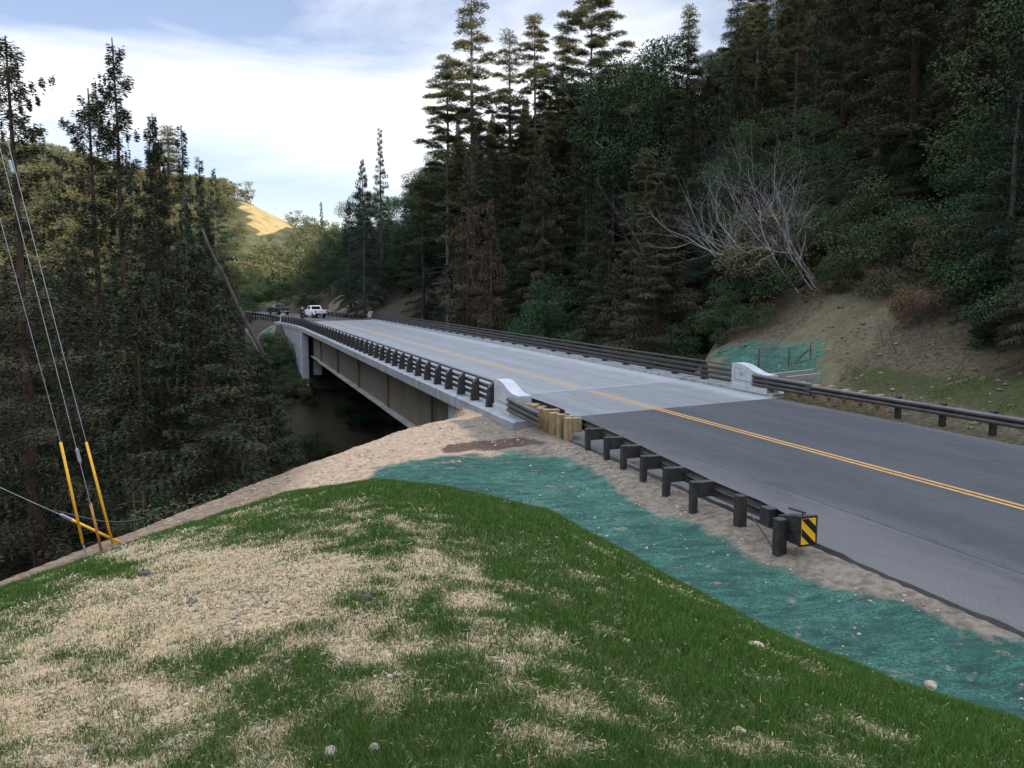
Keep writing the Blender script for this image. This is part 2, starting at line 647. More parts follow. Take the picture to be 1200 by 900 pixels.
def array_mesh(name, V, F, mats, rnd=None, mi=None, smooth=False):
    """mesh from numpy arrays; F (n, 3 or 4)"""
    me = bpy.data.meshes.new(name)
    n, k = F.shape
    me.vertices.add(len(V))
    me.vertices.foreach_set('co', np.ascontiguousarray(V, np.float32).ravel())
    me.loops.add(n * k)
    me.loops.foreach_set('vertex_index', np.ascontiguousarray(F, np.int32).ravel())
    me.polygons.add(n)
    me.polygons.foreach_set('loop_start', np.arange(0, n * k, k, dtype=np.int32))
    for m in mats:
        me.materials.append(m)
    if mi is not None:
        me.polygons.foreach_set('material_index', np.asarray(mi, np.int32))
    if smooth:
        me.polygons.foreach_set('use_smooth', np.ones(n, bool))
    me.update(calc_edges=True)
    if rnd is not None:
        for nm, arr in rnd.items():
            a = me.attributes.new(nm, 'FLOAT', 'FACE')
            a.data.foreach_set('value', np.asarray(arr, np.float32))
    return me
# ================================================================== SETTING: ground
def graded(lo, a, b, hi, step, g):
    mid = list(np.arange(a, b + 1e-6, step))
    out, d, x = [], step, b
    while x < hi:
        d *= 1 + g
        x += d
        out.append(x)
    left, d, x = [], step, a
    while x > lo:
        d *= 1 + g
        x -= d
        left.append(x)
    return np.array(left[::-1] + mid + out)


def in_poly(u, v, poly):
    c = np.zeros(u.shape, bool)
    n = len(poly)
    for i in range(n):
        x0, y0 = poly[i]
        x1, y1 = poly[(i + 1) % n]
        if y0 == y1:
            continue
        cond = ((y0 > v) != (y1 > v)) & (u < (x1 - x0) * (v - y0) / (y1 - y0) + x0)
        c ^= cond
    return c


def soft_poly(x, y, z, poly, soft=6, jit=10, sc=0.8, seed=20):
    u, v = proj(x, y, z)
    ju = (fbm(x / sc, y / sc, 3, seed) - 0.5) * 2 * jit
    jv = (fbm(x / sc, y / sc, 3, seed + 7) - 0.5) * 2 * jit * 0.6
    acc = 0
    for k in range(8):
        a = k * 2.399
        rr = soft * math.sqrt((k + 0.5) / 8)
        acc = acc + in_poly(u + ju + rr * math.cos(a), v + jv + 0.6 * rr * math.sin(a), poly)
    return acc / 8.0


BARE = [(300, 690, 90, 45, .9), (185, 715, 120, 45, .75), (80, 790, 110, 45, .7), (235, 652, 120, 22, .65), (440, 765, 50, 34, .60),
        (390, 690, 50, 36, .45), (555, 665, 22, 40, .45), (500, 625, 18, 36, .35), (640, 800, 70, 32, .40), (490, 800, 40, 26, .30),
        (150, 860, 150, 40, .40), (560, 740, 40, 40, .35), (690, 830, 70, 30, .45), (820, 880, 90, 26, .35), (720, 735, 60, 14, .4), (330, 730, 50, 30, .5),
        (60, 840, 70, 25, .4), (600, 870, 60, 25, .3)]
DENSE = [(320, 800, 70, 40, .22), (420, 860, 90, 40, .15), (100, 665, 120, 12, .55), (20, 695, 60, 16, .6), (440, 580, 110, 14, .5), (60, 770, 60, 14, .35), (330, 620, 120, 14, .25),
         (240, 870, 60, 30, .15), (560, 600, 60, 25, .4)]


def mound_amount(x, y):
    r = np.hypot(x, y)
    k = np.interp(np.arctan2(x, y), _az, _kk)
    zm = 2.6 - k * r * r
    return zm


def grass_density(x, y, z):
    u, v = proj(x, y, z)
    d = 0.64 + 0.36 * sstep(400, 660, u + 0.25 * (v - 700))
    for (a, b, ru, rv, k) in BARE:
        d = d - 0.80 * k * np.exp(-(((u - a) / ru) ** 2 + ((v - b) / rv) ** 2))
    for (a, b, ru, rv, k) in DENSE:
        d = d + k * np.exp(-(((u - a) / ru) ** 2 + ((v - b) / rv) ** 2))
    n = fbm(x / 0.55, y / 0.55, 4, 31) - 0.5
    n2 = fbm(x / 0.16, y / 0.16, 2, 41) - 0.5
    return np.clip(d + 1.25 * n + 1.1 * n2, 0, 1)


TEAL = [(428, 552), (470, 541), (520, 536), (600, 529), (650, 531), (690, 545), (722, 570), (735, 590), (790, 603), (850, 626), (870, 646), (950, 680), (1040, 703),
        (1120, 733), (1200, 750), (1350, 800), (1350, 1100), (600, 1000), (430, 640)]
TEAL_R = [(842, 400), (955, 398), (962, 420), (968, 446), (842, 450)]
TEAL_F = [(306, 386), (322, 381), (324, 394), (318, 408), (304, 412)]
BANKP = [(825, 450), (838, 405), (930, 393), (960, 368), (1045, 312), (1088, 315), (1105, 340), (1075, 380), (1050, 425), (1130, 455), (1300, 500), (1350, 640), (1180, 520), (900, 475)]
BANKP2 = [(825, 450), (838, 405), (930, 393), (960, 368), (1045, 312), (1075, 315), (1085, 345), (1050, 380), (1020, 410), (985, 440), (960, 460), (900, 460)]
MOSS = [(985, 425), (1100, 438), (1220, 440), (1350, 470), (1350, 540), (1200, 492), (1080, 466), (1000, 452)]
FBANK = [(384, 366), (388, 350), (405, 346), (430, 352), (440, 366)]
GOLD = [(276, 217), (302, 221), (350, 250), (344, 264), (326, 272), (304, 274), (288, 250)]
STAIN = [(520, 524), (560, 518), (610, 514), (640, 518), (640, 521), (600, 523), (545, 528), (515, 529)]


def build_ground():
    xs = graded(-430, -13, 12, 270, 0.13, 0.034)
    ys = graded(-330, -2, 28, 650, 0.13, 0.034)
    X, Y = np.meshgrid(xs, ys)
    x, y = X.ravel(), Y.ravel()
    z = H(x, y)
    nx, ny = len(xs), len(ys)
    idx = np.arange(nx * ny).reshape(ny, nx)
    F = np.stack([idx[:-1, :-1], idx[:-1, 1:], idx[1:, 1:], idx[1:, :-1]], -1).reshape(-1, 4)
    me = array_mesh('ground', np.stack([x, y, z], -1), F, [], smooth=True)
    s, t = st(x, y)
    te = t + road_shift(s)
    r = np.hypot(x, y)
    infront = (y > 1.0)
    zm = mound_amount(x, y)
    base = H(x, y, False)
    mnd = sstep(-0.12, 0.05, zm - (base - 0.12)) * (r < 40)
    mnd = np.where(zm > base - 0.2, np.clip((zm - base + 0.2) / 0.15, 0, 1), 0)
    se = np.interp(t, [-40, -24, -10, -4, -2, 1.5, 6, 8.2, 8.8, 20.6, 21.4, 26, 35, 60, 120], [-13, 1, 11.5, 17.2, 19.2, 22.4, 26.5, 28, 31.5, 33, 34.5, 38.5, 44, 58, 90])
    wild = np.clip((s - se - 1.2) / 2.5, 0, 1)
    wild = np.maximum(wild, sstep(6, 11, te - 20.7))
    wild = np.maximum(wild, (s > 60) * sstep(1.5, 4.0, np.abs(te - 14.6) - 5.5))
    wild = np.where(r > 130, np.maximum(wild, sstep(130, 160, r) * (np.abs(te - 14.6) > 6)), wild)
    edge_t = 31 + 4 * (fbm(x / 3, y / 3, 3, 61) - 0.5)
    bank = (te > 20.6) * (te < edge_t) * (s < 48) * (s > -20) * 1.0
    bank = np.maximum(bank, soft_poly(x, y, z, FBANK, 3, 4, 3.0) * infront * (te > 20.3) * (s > 110) * (r < 200))
    fdirt = ((s > 92) & (s < 122) & (te < 9.2) & (te > 0.5)) * 1.0
    teal = soft_poly(x, y, z, TEAL, 15, 16, 0.6) * infront * (te < 9.3) * (r < 40) * (1 - mnd)
    teal = np.maximum(teal, 0.9 * soft_poly(x, y, z, TEAL_R, 12, 22, 0.9) * infront * (te > 21.3) * (r < 60))
    teal = np.maximum(teal, soft_poly(x, y, z, TEAL_F, 2, 2, 2.0) * infront * (te < 9) * (s > 85) * (r < 190))
    moss = soft_poly(x, y, z, MOSS, 14, 16, 1.2) * infront * (te > 20.9) * (r < 60)
    gold = soft_poly(x, y, z, GOLD, 2, 4, 12.0) * infront * (r > 200)
    stain = soft_poly(x, y, z, STAIN, 5, 8, 0.6) * infront * (te < 9.2) * (s > 15) * (1 - mnd)
    wild = wild * (1 - np.minimum(1, bank * 1.0)) * (1 - teal)
    dirt = sstep(6.6, 7.8, te + 0.8 * (fbm(x, y, 2, 50) - 0.5)) * (te < 9.6) * (s < 27) * 1.0
    dirt = np.maximum(dirt, (te > 20.0) * (te < 22.2) * (s < 34) * 1.0)
    scrub = sstep(150, 190, y) * (x < 20)
    gr = grass_density(x, y, z) * mnd
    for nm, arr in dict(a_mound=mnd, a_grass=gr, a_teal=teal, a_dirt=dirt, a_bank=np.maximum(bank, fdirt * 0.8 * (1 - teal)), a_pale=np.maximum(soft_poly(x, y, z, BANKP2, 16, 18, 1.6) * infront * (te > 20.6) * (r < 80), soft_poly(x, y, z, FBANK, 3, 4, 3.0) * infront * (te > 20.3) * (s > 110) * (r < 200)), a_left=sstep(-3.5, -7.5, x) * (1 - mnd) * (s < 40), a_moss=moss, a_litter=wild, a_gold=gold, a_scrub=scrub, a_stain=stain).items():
        a = me.attributes.new(nm, 'FLOAT', 'POINT')
        a.data.foreach_set('value', np.ascontiguousarray(arr, np.float32))
    m, t_, b = nodes_of('ground_cover')
    q = NT(t_)
    pos = q.pos()
    nA = q.noise(pos, 0.9, 6, 0.6)
    nB = q.noise(pos, 6.0, 6, 0.65)
    nC = q.noise(pos, 28.0, 5, 0.65)
    nD = q.noise(pos, 90.0, 4, 0.6)
    nS = q.noise(q.stretch(pos, (1.0, 5.0, 1.0), (0, 0, 0.5)), 9.0, 5, 0.7, 0.8)

    def fac(attr, lo=0.35, hi=0.65, amt=0.5, n=None):
        v = q.math('ADD', q.attr(attr), q.math('MULTIPLY', q.math('SUBTRACT', n or nB, 0.5), amt))
        return q.step(v, lo, hi)

    def tones(a, b_, n, lo=0.35, hi=0.65):
        return q.mix(q.step(n, lo, hi), a, b_)
    speck = q.step(nC, 0.30, 0.42)
    soil = tones((0.31, 0.210, 0.135), (0.50, 0.355, 0.235), nB)
    soil = q.mix(speck, (0.15, 0.105, 0.075), soil)
    straw = tones((0.405, 0.282, 0.154), (0.616, 0.440, 0.251), nC, 0.30, 0.62)
    straw = q.mix(q.step(nB, 0.30, 0.45), tones((0.317, 0.207, 0.119), (0.528, 0.356, 0.211), nC), straw)
    straw = q.mix(q.step(nD, 0.30, 0.42), (0.15, 0.105, 0.065), straw)
    straw = q.mix(q.step(q.noise(pos, 17.0, 3, 0.5), 0.27, 0.34), (0.10, 0.07, 0.045), straw)
    c = q.mix(fac('a_mound', amt=0.2), soil, straw)
    under = tones((0.023, 0.049, 0.013), (0.065, 0.091, 0.029), nC)
    c = q.mix(q.math('MULTIPLY', fac('a_grass', 0.25, 0.85, 0.3, nC), 0.8), c, under)
    dirt_c = tones((0.135, 0.108, 0.082), (0.25, 0.205, 0.155), nB)
    dirt_c = q.mix(q.step(nD, 0.33, 0.45), (0.07, 0.055, 0.042), dirt_c)
    c = q.mix(fac('a_dirt', amt=0.6), c, dirt_c)
    c = q.mix(q.math('MULTIPLY', fac('a_stain', amt=0.7), 0.85), c, (0.065, 0.035, 0.028))
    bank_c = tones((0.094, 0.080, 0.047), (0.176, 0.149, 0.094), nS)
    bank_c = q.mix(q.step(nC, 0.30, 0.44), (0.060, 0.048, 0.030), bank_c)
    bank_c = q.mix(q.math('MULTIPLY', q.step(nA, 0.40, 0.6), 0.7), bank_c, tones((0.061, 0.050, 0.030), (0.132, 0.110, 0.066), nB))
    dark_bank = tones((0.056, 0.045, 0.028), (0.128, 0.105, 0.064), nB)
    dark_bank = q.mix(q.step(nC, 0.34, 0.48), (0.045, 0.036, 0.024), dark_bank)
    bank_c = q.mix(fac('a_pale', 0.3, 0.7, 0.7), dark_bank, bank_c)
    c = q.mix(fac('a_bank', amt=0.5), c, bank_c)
    c = q.mix(q.math('MULTIPLY', fac('a_left', amt=0.5), 0.75), c, tones((0.11, 0.075, 0.052), (0.22, 0.155, 0.11), nB))
    c = q.mix(q.math('MULTIPLY', fac('a_moss', 0.45, 0.9, 1.3, nC), 0.75), c, tones((0.025, 0.033, 0.010), (0.055, 0.066, 0.022), nC))
    litter = tones((0.030, 0.023, 0.016), (0.060, 0.047, 0.032), nB)
    c = q.mix(fac('a_litter', amt=0.4), c, litter)
    scrub_c = tones((0.05, 0.055, 0.024), (0.12, 0.105, 0.05), q.noise(pos, 0.12, 6, 0.7), 0.35, 0.65)
    c = q.mix(fac('a_scrub', amt=0.2), c, scrub_c)
    gold_c = tones((0.30, 0.205, 0.085), (0.46, 0.33, 0.14), q.noise(pos, 0.25, 6, 0.7))
    c = q.mix(fac('a_gold', amt=0.3, n=q.noise(pos, 0.3, 5, 0.6)), c, gold_c)
    sepw = q.n('ShaderNodeSeparateXYZ')
    q.put(sepw.inputs[0], pos)
    pale_amt = q.step(q.math('ADD', sepw.outputs[1], q.math('MULTIPLY', q.math('SUBTRACT', nA, 0.5), 6.0)), 9.0, 18.0)     # more of the pale teal tone at larger y
    teal_c = tones((0.027, 0.075, 0.054), (0.068, 0.174, 0.126), q.noise(q.stretch(pos, (1, 2.2, 1), (0, 0, 0.4)), 2.6, 7, 0.7, 0.6), 0.33, 0.66)
    teal_c = q.mix(q.math('MULTIPLY', q.step(nC, 0.56, 0.40), 0.8), teal_c, (0.020, 0.048, 0.038))
    teal_c = q.mix(q.math('MULTIPLY', q.step(nA, 0.45, 0.65), 0.55), teal_c, (0.030, 0.070, 0.055))
    teal_c = q.mix(q.step(nB, 0.60, 0.75), teal_c, (0.115, 0.245, 0.185))
    teal_c = q.mix(q.math('MULTIPLY', q.step(q.noise(pos, 0.55, 5, 0.65), 0.46, 0.62), q.math('MULTIPLY', q.step(nC, 0.40, 0.6), q.math('MULTIPLY', pale_amt, 0.75))), teal_c, (0.109, 0.216, 0.166))
    teal_c = q.mix(q.math('MULTIPLY', q.step(q.noise(q.stretch(pos, (1, 2.5, 1), (0, 0, 0.35)), 1.3, 8, 0.75, 0.5), 0.50, 0.62), 0.72), teal_c, (0.022, 0.050, 0.042))
    teal_c = q.mix(q.step(q.noise(pos, 2.6, 7, 0.75), 0.585, 0.66), teal_c, dirt_c)
    c = q.mix(fac('a_teal', 0.25, 0.85, 1.1, q.noise(pos, 7.0, 6, 0.75)), c, teal_c)
    q.put(b.inputs['Base Color'], c)
    b.inputs['Roughness'].default_value = 0.95
    b.inputs['Specular IOR Level'].default_value = 0.1
    hgt = q.math('ADD', q.math('MULTIPLY', nB, 1.0), q.math('ADD', q.math('MULTIPLY', nC, 0.45), q.math('MULTIPLY', nD, 0.15)))
    q.put(b.inputs['Normal'], q.bump(hgt, 0.85, 0.09))
    me.materials.append(m)
    o = bpy.data.objects.new('ground', me)
    COL.objects.link(o)
    tag(o, kind='structure')
    return o


build_ground()

# ------------------------------------------------------------------ road
def centre_t(s):
    return 14.6 - float(road_shift(np.array(s)))


def strip(name, mat, t0, t1, s0, s1, z, skew0=0.0, skew1=0.0, rag=0.0, step=0.5, thick=0.06):
    """road sheet with a little thickness; skew: extra s per metre of t at each end"""
    n = max(2, int((s1 - s0) / step))
    nt_ = 8
    vs = []
    rr = random.Random(name)
    for i in range(n + 1):
        e0 = (rr.random() - .5) * rag
        e1 = (rr.random() - .5) * rag
        for j in range(nt_ + 1):
            f = j / nt_
            tt = t0 + e0 + (t1 + e1 - t0 - e0) * f
            a = s0 + skew0 * (tt - t0)
            b = s1 + skew1 * (tt - t0)
            ss = a + (b - a) * i / n
            vs.append((tt - float(road_shift(np.array(ss))), ss, z))
    fs = []
    k = nt_ + 1
    for i in range(n):
        for j in range(nt_):
            fs.append((i * k + j, i * k + j + 1, (i + 1) * k + j + 1, (i + 1) * k + j))
    m = MB()
    m.add(vs, fs)
    # skirt
    border = [j for j in range(k)] + [i * k + nt_ for i in range(1, n + 1)] + [n * k + j for j in range(nt_ - 1, -1, -1)] + [i * k for i in range(n - 1, 0, -1)]
    b = len(m.v)
    m.v += [(m.v[i][0], m.v[i][1], z - thick) for i in border]
    L = len(border)
    for i in range(L):
        m.f.append((border[i], border[(i + 1) % L], b + (i + 1) % L, b + i))
        m.mi.append(0)
    o = m.build(name, mat, org=(14.6, s0, 0))
    return tag(o, kind='structure')


def asphalt_mat(name, dusty):
    m, t_, b = nodes_of(name)
    q = NT(t_)
    pos = q.pos()                       # x across the road, y along it
    big = q.noise(q.stretch(pos, (0.55, 0.10, 1)), 1.0, 5, 0.6, 0.5)
    blot = q.noise(q.stretch(pos, (0.75, 0.22, 1)), 0.9, 9, 0.72, 0.4)
    fine = q.noise(pos, 120.0, 3, 0.7)
    grit = q.noise(pos, 38.0, 4, 0.7)
    streak = q.noise(q.stretch(pos, (5, 0.12, 1)), 1.0, 5, 0.6)
    c = q.mix(q.step(big, 0.35, 0.65), (0.032, 0.033, 0.037), (0.046, 0.047, 0.051))
    c = q.mix(q.math('MULTIPLY', q.step(streak, 0.52, 0.72), 0.5), c, (0.078, 0.076, 0.079))
    c = q.mix(q.math('MULTIPLY', q.step(blot, 0.52, 0.58), 0.60), c, (0.030, 0.030, 0.034))
    c = q.mix(q.math('MULTIPLY', q.step(blot, 0.42, 0.34), 0.35), c, (0.064, 0.064, 0.067))
    c = q.mix(q.math('MULTIPLY', q.step(grit, 0.35, 0.65), 0.35), c, (0.088, 0.086, 0.086))
    c = q.mix(q.math('MULTIPLY', q.step(fine, 0.52, 0.70), 0.40), c, (0.112, 0.111, 0.111))
    mott = q.noise(q.stretch(pos, (1, 0.4, 1)), 4.5, 6, 0.7)
    c = q.mix(q.math('MULTIPLY', q.step(mott, 0.56, 0.66), 0.45), c, (0.078, 0.079, 0.086))
    c = q.mix(q.math('MULTIPLY', q.step(mott, 0.44, 0.34), 0.50), c, (0.028, 0.029, 0.033))
    mott2 = q.noise(pos, 15.0, 4, 0.75)
    c = q.mix(q.math('MULTIPLY', q.step(mott2, 0.58, 0.66), 0.45), c, (0.105, 0.105, 0.110))
    c = q.mix(q.math('MULTIPLY', q.step(mott2, 0.42, 0.34), 0.45), c, (0.024, 0.025, 0.028))
    if dusty:
        sx = q.n('ShaderNodeSeparateXYZ')
        q.put(sx.inputs[0], pos)
        edge = q.step(q.math('ADD', sx.outputs[0], q.math('MULTIPLY', q.math('SUBTRACT', blot, 0.5), 3.0)), -2.6, -5.2)
        c = q.mix(q.math('MULTIPLY', edge, 0.62), c, q.mix(q.step(grit, 0.4, 0.6), (0.105, 0.096, 0.093), (0.155, 0.143, 0.136)))
        for xs, wv_ in ((-3.45, 0.05), (3.3, 0.04)):
            off = q.math('ADD', sx.outputs[0], q.math('MULTIPLY', q.math('SUBTRACT', mott, 0.5), 0.12))
            dd = q.math('ABSOLUTE', q.math('SUBTRACT', off, xs))
            c = q.mix(q.math('MULTIPLY', q.step(dd, wv_, 0.005), q.math('MULTIPLY', q.step(big, 0.35, 0.6), 0.75)), c, (0.022, 0.022, 0.025))
            dd2 = q.math('ABSOLUTE', q.math('SUBTRACT', off, xs - 0.07))
            c = q.mix(q.math('MULTIPLY', q.step(dd2, 0.05, 0.01), q.math('MULTIPLY', q.step(big, 0.4, 0.65), 0.45)), c, (0.14, 0.14, 0.145))
        ed2 = q.step(q.math('ADD', sx.outputs[0], q.math('MULTIPLY', q.math('SUBTRACT', blot, 0.5), 2.0)), 4.9, 6.0)
        c = q.mix(q.math('MULTIPLY', ed2, 0.45), c, (0.15, 0.14, 0.135))
        wv = q.n('ShaderNodeTexVoronoi', feature='DISTANCE_TO_EDGE')
        wv.inputs['Scale'].default_value = 0.35
        q.put(wv.inputs['Vector'], q.stretch(pos, (1, 0.6, 1)))
        crack = q.step(q.math('ADD', wv.outputs[0], q.math('MULTIPLY', q.noise(pos, 3.0, 4), 0.06)), 0.036, 0.030)
        c = q.mix(q.math('MULTIPLY', crack, 0.12), c, (0.028, 0.028, 0.030))
    q.put(b.inputs['Base Color'], c)
    b.inputs['Roughness'].default_value = 0.85
    b.inputs['Specular IOR Level'].default_value = 0.25
    q.put(b.inputs['Normal'], q.bump(q.math('ADD', grit, fine), 0.35, 0.006))
    return m


def deck_mat(name, base, dark):
    m, t_, b = nodes_of(name)
    q = NT(t_)
    pos = q.pos()
    streak = q.noise(q.stretch(pos, (7, 0.10, 1)), 1.0, 6, 0.6)
    blot = q.noise(pos, 0.5, 6, 0.6, 0.6)
    fine = q.noise(pos, 70.0, 4, 0.7)
    sx = q.n('ShaderNodeSeparateXYZ')
    q.put(sx.inputs[0], pos)
    c = q.mix(q.step(streak, 0.36, 0.66), dark, base)
    c = q.mix(q.math('MULTIPLY', q.step(blot, 0.45, 0.7), 0.45), c, tuple(k * 1.22 for k in base))
    # two darker wheel tracks in each lane
    x = sx.outputs[0]
    for lane in (-2.75, -0.95, 0.95, 2.75):
        dd = q.math('ABSOLUTE', q.math('SUBTRACT', x, lane))
        c = q.mix(q.math('MULTIPLY', q.step(dd, 0.55, 0.1), q.math('MULTIPLY', q.step(blot, 0.3, 0.6), 0.35)), c, tuple(k * 0.72 for k in dark))
    ed = q.step(q.math('ADD', x, q.math('MULTIPLY', q.math('SUBTRACT', blot, 0.5), 1.6)), 4.3, 5.1)
    c = q.mix(q.math('MULTIPLY', ed, 0.6), c, (0.288, 0.288, 0.292))
    c = q.mix(q.math('MULTIPLY', q.step(fine, 0.52, 0.66), 0.25), c, tuple(k * 0.6 for k in dark))
    q.put(b.inputs['Base Color'], c)
    b.inputs['Roughness'].default_value = 0.85
    q.put(b.inputs['Normal'], q.bump(fine, 0.25, 0.006))
    return m


MT['asphalt'] = asphalt_mat('worn_asphalt', True)
MT['asphalt_far'] = asphalt_mat('fresh_asphalt', False)
MT['deck_top'] = deck_mat('grooved_deck_concrete', (0.207, 0.206, 0.206), (0.162, 0.160, 0.162))
MT['slab_top'] = deck_mat('approach_slab_concrete', (0.167, 0.167, 0.169), (0.127, 0.127, 0.130))
MT['line_paint'] = M('yellow_road_paint', (0.50, 0.26, 0.05), (0.36, 0.20, 0.06), 0.7, 7.0, bump=0.2)
MT['joint'] = M('pale_joint_concrete', (0.270, 0.270, 0.270), (0.180, 0.180, 0.180), 0.8, 4.0)

SKN = 0.19   # near joints run askew to the road
strip('asphalt_road', MT['asphalt'], 9.25, 20.45, -30, 24.75, 0.0, 0, SKN, rag=0.10, step=0.35, thick=0.10)
strip('approach_slab', MT['slab_top'], 9.0, 21.0, 24.75 - 0.04, 30.6, 0.0, SKN, 0.27, step=1.0, thick=0.3)
strip('deck_joint', MT['joint'], 9.42, 20.5, 30.6, 30.95, 0.001, 0.27, 0.27, step=1.0, thick=0.3)
strip('far_asphalt_road', MT['asphalt_far'], 9.2, 20.4, 106.0, 186, 0.0, 0.95, 0, rag=0.1, step=1.0, thick=0.2)


def centre_line(name, off, s0, s1):
    m = MB()
    n = max(1, int((s1 - s0) / 1.0))
    rr = random.Random(name)
    vs, fs = [], []
    for i in range(n + 1):
        s = s0 + (s1 - s0) * i / n
        c = centre_t(s) + off
        vs += [(c - 0.052 + rr.uniform(-.004, .004), s, 0.005), (c + 0.052 + rr.uniform(-.004, .004), s, 0.005)]
    for i in range(n):
        fs.append((2 * i, 2 * i + 1, 2 * i + 3, 2 * i + 2))
    m.add(vs, fs)
    o = m.build(name, MT['line_paint'], org=(14.6, s0, 0))
    tag(o, kind='structure')


for a, b in ((-30, 31.5), (32.6, 182)):
    centre_line('road_marking', -0.11, a, b)
    centre_line('road_marking', 0.11, a, b)

# ================================================================== BRIDGE
bridge = thing('bridge', 'long straight road bridge with brown steel girders, pale concrete deck and dark railings', 'bridge', (14.6, 30.6, 0))


def LE(s):
    return float(left_edge_t(np.array(float(s))))


S_A, S_B = 24.0, 112.0
# deck: slab with curbs on both sides, one closed section swept along the road
m = MB()
path_s = list(np.arange(30.92, 106.0, 2.5)) + [106.0, 108, 110, S_B]
vs, fs = [], []
sect_n = 0
for s in path_s:
    l = LE(s)
    sec = [(l, -0.29), (l, 0.10), (l + 0.10, 0.13), (l + 0.92, 0.13), (l + 0.95, 0.002 - 0.0), (20.42, 0.002), (20.45, 0.13), (21.35, 0.13), (21.45, 0.10), (21.45, -0.29), (20.6, -0.31), (20.2, -0.30), (9.9, -0.30), (l + 0.9, -0.31)]
    sect_n = len(sec)
    sk = 0.27
    for (tt, zz) in sec:
        f = max(0, 1 - (s - 30.92) / 20)
        g = max(0, 1 - (106 - s) / 20) if s < 106 else 1
        vs.append((tt, s + f * 0.27 * (tt - 9.4) + min(1, g) * 0.6 * max(0, tt - 9.4), zz))
for i in range(len(path_s) - 1):
    for k in range(sect_n):
        k2 = (k + 1) % sect_n
        fs.append((i * sect_n + k, i * sect_n + k2, (i + 1) * sect_n + k2, (i + 1) * sect_n + k))
fs.append(tuple(range(sect_n)))
fs.append(tuple(range((len(path_s) - 1) * sect_n, len(path_s) * sect_n)))
m.add(vs, fs)
m.mi = [1 if (k % sect_n) == 4 and k < (len(path_s) - 1) * sect_n else 0 for k in range(len(m.f))]
m.build('deck', [MT['concrete'], MT['deck_top']], bridge)
# near deck edge (curbs beside the approach slab)
m = MB()
m.prism([(8.48, -0.29), (8.48, 0.10), (8.58, 0.13), (9.40, 0.13), (9.42, -0.28)], lambda p: (p[0], S_A - 0.1, p[1]), lambda p: (p[0], 30.62, p[1]))
m.build('approach_curb', MT['concrete'], bridge)
m = MB()
m.prism([(20.47, -0.28), (20.47, 0.13), (21.35, 0.13), (21.45, 0.10), (21.45, -0.29)], lambda p: (p[0], 27.1, p[1]), lambda p: (p[0], 33.9, p[1]))
m.build('approach_curb', MT['concrete'], bridge)

# girders
G0, G1 = 33.0, 94.2
splice = [39.0, 50.2, 61.4, 73.0, 85.5]
for gi, gt in enumerate((9.75, 12.2, 14.6, 17.0, 19.4)):
    m = MB()
    sk = 0.27 * (gt - 9.4)
    m.box(gt - 0.02, gt + 0.02, G0 + sk, G1 + sk, -3.0, -0.32)
    m.box(gt - 0.28, gt + 0.28, G0 + sk, G1 + sk, -0.36, -0.303)
    g = m.build('girder', MT['weathering'], bridge)
    fb = MB()
    edges = [G0] + splice + [G1]
    for i in range(len(edges) - 1):
        th = 0.07 if i in (0, len(edges) - 2) else (0.10 if i % 2 else 0.085)
        wd = 0.34 if i in (0, len(edges) - 2) else 0.42
        fb.box(gt - wd, gt + wd, edges[i] + sk + 0.003, edges[i + 1] + sk - 0.003, -3.0 - th, -3.002)
    fb.build('bottom_flange', MT['flange'], g)
    if gi == 0:
        for s in splice:
            st_ = MB()
            st_.box(gt - 0.16, gt - 0.023, s - 0.02, s + 0.02, -2.98, -0.37)
            st_.build('stiffener', MT['weathering'], g)
            pl = MB()
            pl.box(gt - 0.045, gt - 0.021, s - 0.42, s - 0.03, -2.9, -0.45)
            pl.box(gt - 0.045, gt - 0.021, s + 0.03, s + 0.42, -2.9, -0.45)
            pl.build('splice_plate', MT['weathering'], g)

# near abutment
m = MB()
m.box(8.75, 9.35, 24.9, 32.6, -7.0, -0.315)
m.prism([(9.36, 32.5), (20.9, 35.6), (20.9, 36.3), (9.36, 33.2)], lambda p: (p[0], p[1] - 0.6, -12), lambda p: (p[0], p[1] - 0.6, -0.315))
m.box(20.6, 21.2, 28.0, 35.6, -7.0, -0.315)
m.build('abutment', MT['concrete'], bridge)
# far abutment: front wall, bearing pedestals
m = MB()
m.prism([(9.0, 95.2), (20.9, 98.3), (20.9, 99.3), (9.0, 96.2)], lambda p: (p[0], p[1], -14), lambda p: (p[0], p[1], -0.315))
ab = m.build('abutment', MT['concrete_dark'], bridge)
for gt in (10.2, 12.4, 14.6, 17.0, 19.4):
    m = MB()
    sk = 0.27 * (gt - 9.4)
    m.bbox(gt - 0.45, gt + 0.45, 93.6 + sk, 94.9 + sk, -5.2, -3.13, 0.03)
    m.build('bearing_pedestal', MT['concrete_white'], ab)
# far wing wall with its curved underside and corner pilaster
m = MB()
low = [(94.2, -7.5), (95.2, -6.0), (96.5, -4.6), (98, -3.5), (100, -2.5), (103, -1.6), (107, -0.95), (111.8, -0.62)]
n = len(low)
vs = []
for (s, zb) in low:
    l = LE(s) + 0.06
    for tt in (l, l + 0.5):
        vs += [(tt, s, zb - 1.4), (tt, s, -0.315)]
fs = []
for i in range(n - 1):
    a, b = i * 4, (i + 1) * 4
    fs += [(a, a + 1, b + 1, b), (a + 2, b + 2, b + 3, a + 3), (a + 1, a + 3, b + 3, b + 1), (a, b, b + 2, a + 2)]
fs += [(0, 2, 3, 1), ((n - 1) * 4, (n - 1) * 4 + 1, (n - 1) * 4 + 3, (n - 1) * 4 + 2)]
m.add(vs, fs)
ww = m.build('wing_wall', MT['concrete'], bridge)
m = MB()
m.bbox(LE(94) - 0.02, LE(94) + 0.75, 93.3, 94.19, -9.0, -0.32, 0.03)
m.build('pilaster', MT['concrete_white'], ww)


